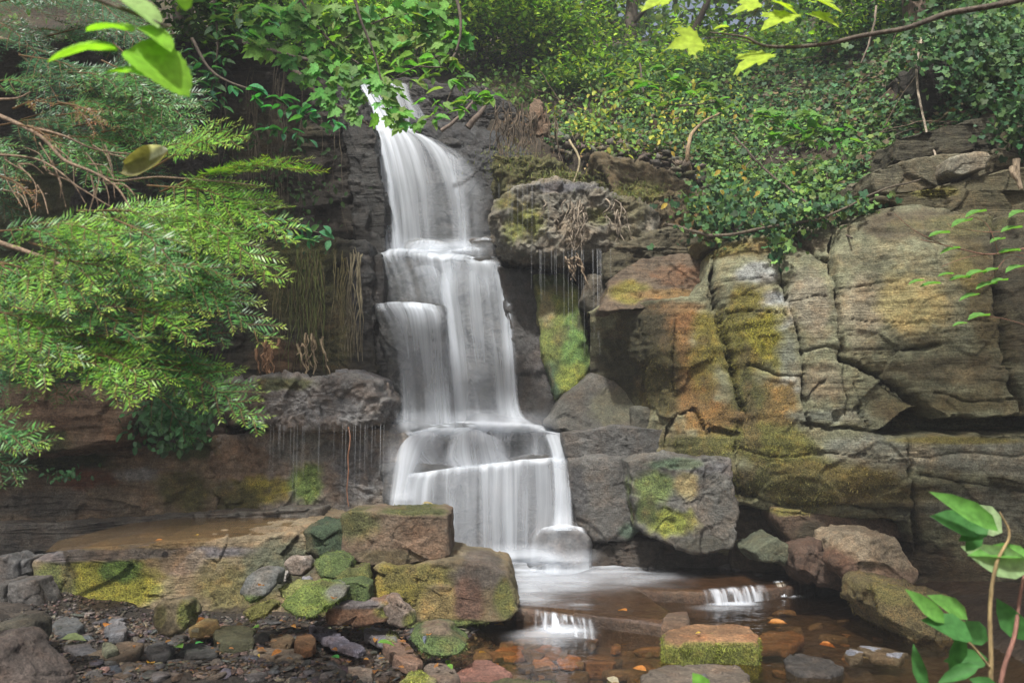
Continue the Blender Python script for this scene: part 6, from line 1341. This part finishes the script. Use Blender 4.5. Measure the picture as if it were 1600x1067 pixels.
for pts, lb in (([(1318, 1020), (1330, 1011), (1352, 1014), (1350, 1026), (1328, 1030)], 'left one of two small bluish wet stones in the pool'), ([(1340, 1008), (1380, 1008), (1415, 1018), (1405, 1030), (1360, 1026)], 'longer of two small bluish wet stones in the pool')):
    fstone(pts, -.09, lb, (.26, .28, .33), .06, wet=1)
# shadowed blocks stacked at the far left
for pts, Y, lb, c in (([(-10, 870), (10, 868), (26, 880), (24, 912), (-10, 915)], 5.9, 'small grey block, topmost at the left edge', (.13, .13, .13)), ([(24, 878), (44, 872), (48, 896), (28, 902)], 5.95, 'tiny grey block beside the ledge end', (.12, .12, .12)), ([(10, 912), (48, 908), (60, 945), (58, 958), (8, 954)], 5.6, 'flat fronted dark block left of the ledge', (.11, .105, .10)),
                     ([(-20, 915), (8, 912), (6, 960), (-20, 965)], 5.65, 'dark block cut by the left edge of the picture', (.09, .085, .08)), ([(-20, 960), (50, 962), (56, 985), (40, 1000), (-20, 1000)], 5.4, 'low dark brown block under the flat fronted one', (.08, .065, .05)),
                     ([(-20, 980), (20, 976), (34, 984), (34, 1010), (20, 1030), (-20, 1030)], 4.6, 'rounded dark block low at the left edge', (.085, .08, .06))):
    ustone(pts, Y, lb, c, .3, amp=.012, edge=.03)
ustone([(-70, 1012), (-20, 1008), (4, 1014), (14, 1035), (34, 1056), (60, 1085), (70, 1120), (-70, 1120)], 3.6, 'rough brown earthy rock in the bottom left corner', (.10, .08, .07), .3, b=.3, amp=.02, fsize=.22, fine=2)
for pts, z, lb, c, h in (([(80, 975), (95, 966), (122, 962), (130, 975), (120, 986), (90, 988)], .04, 'bluish grey stone low in front of the ledge', (.10, .11, .115), .09), ([(168, 975), (175, 966), (192, 965), (202, 978), (196, 988), (172, 988)], .04, 'rounded blue grey stone beside the orange leaf', (.17, .18, .20), .09),
                     ([(85, 1006), (110, 1002), (140, 1008), (156, 1018), (140, 1026), (120, 1018)], .0, 'narrow dark slate left of the flat brown slab', (.11, .11, .12), .04), ([(130, 1025), (160, 1008), (200, 1000), (225, 1004), (215, 1020), (180, 1034), (140, 1036)], .01, 'flat dark brown slab on the gravel', (.12, .09, .06), .08),
                     ([(156, 1010), (164, 1001), (180, 1002), (186, 1012), (166, 1018)], .05, 'small mossy pebble on the flat dark slab', (.16, .17, .11), .06), ([(335, 978), (370, 975), (400, 980), (396, 1000), (350, 1004), (334, 994)], .03, 'dark mossy stone before the ledge', (.10, .10, .05), .10),
                     ([(296, 972), (320, 966), (340, 966), (342, 978), (320, 982), (298, 982)], .05, 'low yellow brown stone carrying an orange leaf', (.24, .18, .07), .08), ([(462, 992), (478, 986), (494, 998), (492, 1010), (470, 1012), (460, 1004)], .05, 'small rust brown stone near the slate sliver', (.24, .13, .06), .09),
                     ([(280, 1010), (310, 1004), (345, 1010), (340, 1022), (300, 1026)], .02, 'dark flat stone on the gravel right of the slab', (.08, .08, .075), .05), ([(420, 990), (450, 986), (462, 994), (448, 1004), (424, 1002)], .03, 'brown striped stone between gravel and mossy stones', (.16, .12, .07), .07),
                     ([(225, 1010), (250, 1000), (275, 1008), (262, 1022), (235, 1024)], .02, 'dull grey stone right of the flat dark slab', (.10, .10, .10), .06), ([(440, 886), (452, 890), (448, 902), (434, 900)], .22, 'tiny pale stone under the rounded pale grey one', (.38, .36, .34), .05),
                     ([(470, 900), (484, 896), (488, 902), (474, 908)], .2, 'small bluish white stone under the rounded one', (.34, .34, .38), .04)):
    fstone(pts, z, lb, c, h, wet=.3, patches=None)
# gravel and stones too alike to tell apart: shared shapes, each one its own object
def pebble_mesh(seed, base, wet, moss=0.0):
    r = np.random.default_rng(seed); n, m = 18, 9
    th = np.linspace(0, 2 * math.pi, n, endpoint=False); ph = np.linspace(0, math.pi, m)
    T2, P2 = np.meshgrid(th, ph, indexing='ij'); p = 5
    def sp(v): return np.sign(v) * np.abs(v) ** (2 / p)
    V = np.stack([sp(np.cos(T2)) * sp(np.sin(P2)), sp(np.sin(T2)) * sp(np.sin(P2)) * .8, sp(np.cos(P2)) * .32], -1).reshape(-1, 3)
    for _ in range(13):
        d = norm(r.normal(size=3) * np.array([1, 1, .6])); h = r.uniform(.5, .8) * (abs(d[0]) + abs(d[1]) * .8 + abs(d[2]) * .32); k = V @ d - h; V = V - np.outer(np.maximum(k, 0), d)
    V = V + .04 * np.stack([fbm(V * 2 + 9 * s, 3, seed + s) for s in range(3)], 1) * np.array([1, 1, .5])
    C = np.tile(np.array(base), (len(V), 1)) * (1 + .25 * fbm(V * 3, 3, seed))[:, None]
    o = mesh_from('stone', V, [grid_faces(n, m, True)[:, ::-1]], M_STONE, {'Col': C, 'Moss': np.full(len(V), moss), 'Wet': np.full(len(V), wet)}, origin=np.zeros(3))
    me = o.data; bpy.data.objects.remove(o); me['tone'] = ('mossy' if moss > .5 else 'grey' if abs(base[0] - base[2]) < .02 else 'orange brown' if base[0] > .25 else 'brown'); return me
def where(x, y):
    for x1, nm in ((180, 'at the far left of the bank'), (300, 'around the upright tan stone'), (420, 'below the tilted grey slate'), (500, 'around the pointed flat brown stone'), (600, 'around the purple slate sliver'), (720, 'next to the dark green mossy stone'), (830, 'beside the mossy block under water'), (930, 'under the little near cascade'), (1030, 'before the corner of the rock shelf'), (1190, 'around the mossy slab'), (1300, 'right of the mossy slab'), (1700, 'before the brown mossy boulder')):
        if x < x1: return nm
    return 'on the bank'
def sow(meshes, n, poly, smin, smax, zf, name, label, cat, group, seed, tl=.15, lift=.25):
    r = random.Random(seed); P = np.array(poly); lo, hi = P.min(0), P.max(0); k = 0
    while k < n:
        x, y = r.uniform(lo[0], hi[0]), r.uniform(lo[1], hi[1])
        if not in_poly(np.array([x]), np.array([y]), poly)[0]: continue
        q = atz(x, y, zf if zf is not None else 0.0)
        z = zf if zf is not None else float(ground_z(np.array([q[0]]), np.array([q[1]]))[0])
        if zf is None: q = atz(x, y, z); z = float(ground_z(np.array([q[0]]), np.array([q[1]]))[0])
        s = r.uniform(smin, smax) * r.uniform(.6, 1)
        me_ = r.choice(meshes); o = bpy.data.objects.new(name, me_); o.location = (q[0], q[1], z + s * lift * .5); o.scale = (s, s * r.uniform(.6, 1), s * r.uniform(.6, 1.3)); o.rotation_euler = (r.gauss(0, tl), r.gauss(0, tl), r.uniform(0, 6.28))
        link(o, label=label.replace('TONE', me_['tone']).replace('SIZE', 'larger' if s > (smin + smax) * .42 else 'smaller').replace('WHERE', where(x, y)), cat=cat, group=group); k += 1
PB_D = [pebble_mesh(i, c, .5) for i, c in enumerate(((.08, .075, .07), (.11, .09, .07), (.13, .12, .12), (.10, .07, .045), (.06, .055, .05)))]
PB_O = [pebble_mesh(20 + i, c, .7) for i, c in enumerate(((.30, .17, .09), (.24, .145, .08), (.20, .155, .11), (.16, .12, .085), (.26, .19, .12)))]
PB_M = [pebble_mesh(40 + i, c, .2, .8) for i, c in enumerate(((.13, .15, .05), (.17, .16, .06)))]
BANK = [(60, 970), (300, 985), (480, 960), (640, 985), (700, 1035), (640, 1100), (60, 1100)]
sow(PB_D, 95, BANK, .03, .085, None, 'stone', 'SIZE wet TONE stone on mud WHERE', 'stone', 'small stones on the bank', 1)
sow(PB_M, 14, [(380, 930), (600, 920), (640, 985), (480, 990)], .04, .08, None, 'stone', 'SIZE TONE stone in the pile WHERE', 'stone', 'small mossy stones in the pile', 2)
sow(PB_O, 75, [(700, 1000), (830, 975), (1030, 1010), (1200, 1040), (1000, 1067), (720, 1067)], .05, .14, -.2, 'stone', 'SIZE flat TONE stone on the pool floor WHERE', 'stone', 'stones on the pool floor', 3, .08, .2)
sow(PB_O, 30, [(1080, 950), (1380, 960), (1400, 1050), (1150, 1067), (1060, 1000)], .05, .14, -.22, 'stone', 'SIZE flat TONE stone under dark water WHERE', 'stone', 'stones on the pool floor', 4, .08, .2)
sow(PB_D, 30, [(930, 855), (1180, 850), (1300, 900), (1380, 930), (1240, 905), (1000, 880)], .04, .12, 0.0, 'stone', 'SIZE dark TONE stone at the cliff foot WHERE', 'stone', 'stones at the cliff foot', 5)
sow(PB_D + PB_O, 14, [(700, 1056), (1300, 1046), (1450, 1067), (1450, 1100), (700, 1100)], .04, .09, -.08, 'stone', 'SIZE TONE wet stone of the near shore WHERE', 'stone', 'stones on the near shore', 6)
fstone([(748, 1024), (790, 1009), (878, 1008), (881, 1018), (800, 1026)], -.17, 'long orange plank shaped stone under the clear water', (.42, .20, .09), .05, wet=.8)
fstone([(832, 1024), (850, 1022), (870, 1038), (850, 1044), (834, 1040)], -.17, 'orange triangular stone under the clear water', (.42, .23, .12), .05, wet=.8)
fstone([(870, 1028), (888, 1022), (906, 1026), (912, 1034), (895, 1040), (875, 1036)], -.17, 'orange rounded stone under the clear water', (.40, .21, .10), .05, wet=.8)
# gravel too small to pick apart
r_ = np.random.default_rng(77); n_ = 9000
X_ = r_.uniform(-3.2, -.1, n_); Y_ = r_.uniform(4.1, 6.0, n_); Z_ = ground_z(X_, Y_)
T_ = np.array([(1, 0, 0), (0, 1, 0), (-1, 0, 0), (0, -1, 0), (0, 0, .6), (0, 0, -.5)], float); TF = [np.array([(0, 1, 4), (1, 2, 4), (2, 3, 4), (3, 0, 4), (1, 0, 5), (2, 1, 5), (3, 2, 5), (0, 3, 5)])]
V_, F_, C_ = scatter((T_, TF), np.stack([X_, Y_, Z_ + .004], 1), norm(rndn(n_, r_) * np.array([1, 1, .3])), norm(np.array([0, 0, 1]) + .4 * rndn(n_, r_)), r_.uniform(.005, .022, n_), pick([(.09, .08, .075), (.13, .11, .09), (.07, .05, .04), (.2, .17, .14), (.05, .045, .04)], n_, r_))
link(mesh_from('gravel', V_, F_, M_STONE, {'Col': C_, 'Moss': np.zeros(len(V_)), 'Wet': np.full(len(V_), .5)}, smooth=False), kind='stuff', label='wet dark grit and gravel between the stones on the bank')

n_ = 1500
X_ = r_.uniform(-3.0, -.15, n_); Y_ = r_.uniform(4.1, 5.8, n_); Z_ = ground_z(X_, Y_)
PL = (np.array([(1, .1, .09), (.35, .8, .1), (-.7, .6, .08), (-1, -.2, .1), (-.1, -.75, .09), (.8, -.5, .1), (1, .1, -.1), (.35, .8, -.1), (-.7, .6, -.1), (-1, -.2, -.1), (-.1, -.75, -.1), (.8, -.5, -.1)], float), [np.array([(i, i + 6, (i + 1) % 6 + 6, (i + 1) % 6) for i in range(6)]), np.array([(0, 1, 2, 3, 4, 5)])])
V_, F_, C_ = scatter(PL, np.stack([X_, Y_, Z_ + .010], 1), norm(rndn(n_, r_) * np.array([1, 1, .12])), norm(np.array([0, -.1, 1]) + .22 * rndn(n_, r_)), r_.uniform(.012, .045, n_), pick([(.10, .09, .085), (.15, .13, .115), (.09, .065, .05), (.2, .15, .11), (.07, .07, .075), (.12, .12, .13)], n_, r_))
link(mesh_from('shale_chips', V_, F_, M_STONE, {'Col': C_, 'Moss': np.zeros(len(V_)), 'Wet': np.full(len(V_), .6)}, smooth=False), kind='stuff', label='thin flat shale chips littering the bank')
n_ = 2600
X_ = r_.uniform(-3.0, .3, n_); Y_ = r_.uniform(4.1, 5.8, n_); Z_ = ground_z(X_, Y_)
V_, F_, C_ = scatter(OV, np.stack([X_, Y_, Z_ + .012], 1), norm(rndn(n_, r_) * np.array([1, 1, .2])), norm(np.array([0, 0, 1]) + .5 * rndn(n_, r_)), r_.uniform(.012, .035, n_), pick([(.12, .07, .04), (.08, .05, .03), (.16, .10, .05), (.06, .04, .03)], n_, r_))
link(mesh_from('leaf_litter', V_, F_, M_IVY, {'Col': C_}, smooth=False), kind='stuff', label='dark rotting leaf litter on the bank')

# ---- fallen leaves
def fleaf(px, py, z, col, label, size=22, kind='ovate', group=None, ang=None, w=1.0):
    p = atz(px, py, z); a = random.uniform(0, 6.28) if ang is None else ang; s = size * .82 * p[1] / F
    leaf_obj(kind, col, p + np.array([0, 0, .008]), (math.cos(a), math.sin(a), random.uniform(-.1, .25)), (random.gauss(0, .25), -.25, 1), s, None, w, name='fallen_leaf', label=label, cat='leaf', group=group)
OR_, YE, GR, PA = (.46, .19, .05), (.50, .36, .07), (.15, .32, .06), (.42, .38, .27)
for (x, y, z, c, lb, s) in ((163, 981, .10, OR_, 'orange leaf beside the rounded blue grey stone', 26), (77, 978, .06, YE, 'yellow leaf on the dark gravel at far left', 20), (404, 917, .33, OR_, 'orange leaf on the tilted grey slate', 20), (520, 938, .27, OR_, 'orange leaf on the fluffy moss stone', 22),
                            (440, 1018, .02, OR_, 'orange leaf on the pointed flat brown stone', 22), (320, 967, .09, OR_, 'orange leaf on the low yellow brown stone', 24), (672, 994, .16, OR_, 'orange leaf on the dark green mossy stone', 18), (590, 1006, .06, GR, 'half green leaf with orange tip beside the short slate', 34),
                            (285, 1014, .03, GR, 'pale green leaf on dark gravel, left of a brighter one', 30), (305, 1008, .04, (.08, .36, .10), 'small emerald leaf on dark gravel', 18), (405, 982, .04, GR, 'green leaf between the yellow brown and brown stones', 22), (300, 1050, .0, PA, 'pale dry leaf near the bottom edge', 36),
                            (238, 1039, .0, (.6, .33, .06), 'thin orange leaf low on the gravel', 26), (405, 1030, .0, YE, 'slim yellow leaf on the gravel below the flat brown stone', 24), (469, 1039, .0, GR, 'round lime leaf on the gravel', 20), (530, 1030, .0, (.1, .4, .1), 'bright green leaf near the pale tan stone', 20),
                            (310, 990, .05, PA, 'pale curled leaf right of the upright tan stone', 24), (95, 1000, .02, (.16, .2, .09), 'large dull green leaf on the gravel at left', 44), (1060, 1002, .0, YE, 'yellow leaf at the corner of the rock shelf', 22), (980, 956, .02, OR_, 'orange leaf on the rock shelf', 22),
                            (773, 978, -.13, (.55, .36, .05), 'yellow brown leaf floating beside the mossy block', 26), (748, 1022, -.13, YE, 'small yellow leaf floating at the near pool edge', 18), (771, 1040, -.12, OR_, 'small orange leaf in the near shallows', 22), (1200, 975, -.12, (.5, .24, .08), 'orange brown leaf on the water right of the mossy slab', 34),
                            (1190, 1000, -.08, YE, 'yellow leaf on the awash orange brown slab', 20), (1280, 1008, -.12, OR_, 'rust leaf floating on the dark water', 28), (950, 1060, -.1, PA, 'crumpled whitish leaf at the bottom edge', 34), (1010, 1050, -.08, OR_, 'orange leaf on the broad wet slate', 28),
                            (700, 1040, .0, GR, 'lime leaf on the brown grey stone', 18), (1095, 990, .05, YE, 'yellow leaf on the mossy slab edge', 10), (1350, 1030, -.12, PA, 'pale leaf beside the bluish wet stones', 16), (660, 788, .68, (.45, .36, .22), 'pale dry leaf on top of the squarish boulder', 22),
                            (700, 1033, -.05, (.2, .4, .05), 'green leaf by the reddish stone', 18), (255, 845, .44, OR_, 'orange leaf on the wet ledge top', 16), (420, 827, .44, YE, 'pale yellow leaf far along the wet ledge top', 18), (310, 838, .44, YE, 'small yellow leaf on the wet ledge top', 12)):
    fleaf(x, y, z, c, lb, s)
for i in range(60):
    x, y = random.uniform(80, 700), random.uniform(975, 1065)
    fleaf(x, y, .0, random.choice([(.30, .14, .05), (.22, .13, .07), (.4, .2, .06), (.14, .09, .05)]), 'small brown dead leaf on mud ' + where(x, y), random.uniform(10, 20), group='dead leaves on the bank')
for i in range(26):
    x, y = random.uniform(1000, 1260), random.uniform(160, 330)
    leaf_px('ovate', YE, (x, y), (x + random.uniform(-12, 12), y + 8), 8.9 - max(0, y - 200) * .012, None, name='fallen_leaf', label='small yellow leaf caught in the ' + ('upper' if y < 245 else 'lower') + ' ivy ' + ('near the bent pale branch' if x < 1130 else 'in the middle of the slope' if x < 1200 else 'toward the shadowed recess'), cat='leaf', group='yellow leaves in the ivy')
sk = [(1050, 1003), (1085, 1018), (1078, 1030)]
V_, q_ = tube([atz(1054, 1008, -.08), atz(1085, 1020, -.08), atz(1108, 1030, -.07)], [.012, .006], 20, 6, .01, 2)
link(mesh_from('pale_twig', V_, [q_], M_BARK, {'Col': np.tile([.6, .58, .5], (len(V_), 1))}), label='pale peeled twig in the water before the mossy slab', cat='twig')

flat('ledge_water', LWV, .452, M_LEDGE, kind='structure', label='shallow film of brown water standing on the flat ledge')

hz = bpy.data.meshes.new('haze'); _x0, _x1, _y0, _y1, _z0, _z1 = -450, 450, -450, 450, -3, 40  # haze volume added to lift dark tones and soften the light
hz.from_pydata([(_x0, _y0, _z0), (_x1, _y0, _z0), (_x1, _y1, _z0), (_x0, _y1, _z0), (_x0, _y0, _z1), (_x1, _y0, _z1), (_x1, _y1, _z1), (_x0, _y1, _z1)], [], [(0, 3, 2, 1), (4, 5, 6, 7), (0, 1, 5, 4), (1, 2, 6, 5), (2, 3, 7, 6), (3, 0, 4, 7)])
hm, hn_ = new_mat('tone_haze'); pv_ = hn_.nodes.new('ShaderNodeVolumePrincipled'); pv_.inputs['Color'].default_value = (.9, .95, 1, 1); pv_.inputs['Density'].default_value = .0034
hn_.links.new(pv_.outputs[0], hn_.nodes.new('ShaderNodeOutputMaterial').inputs['Volume']); hz.materials.append(hm)
link(bpy.data.objects.new('haze', hz), kind='stuff', label='faint haze added to lift the dark tones of the glade')
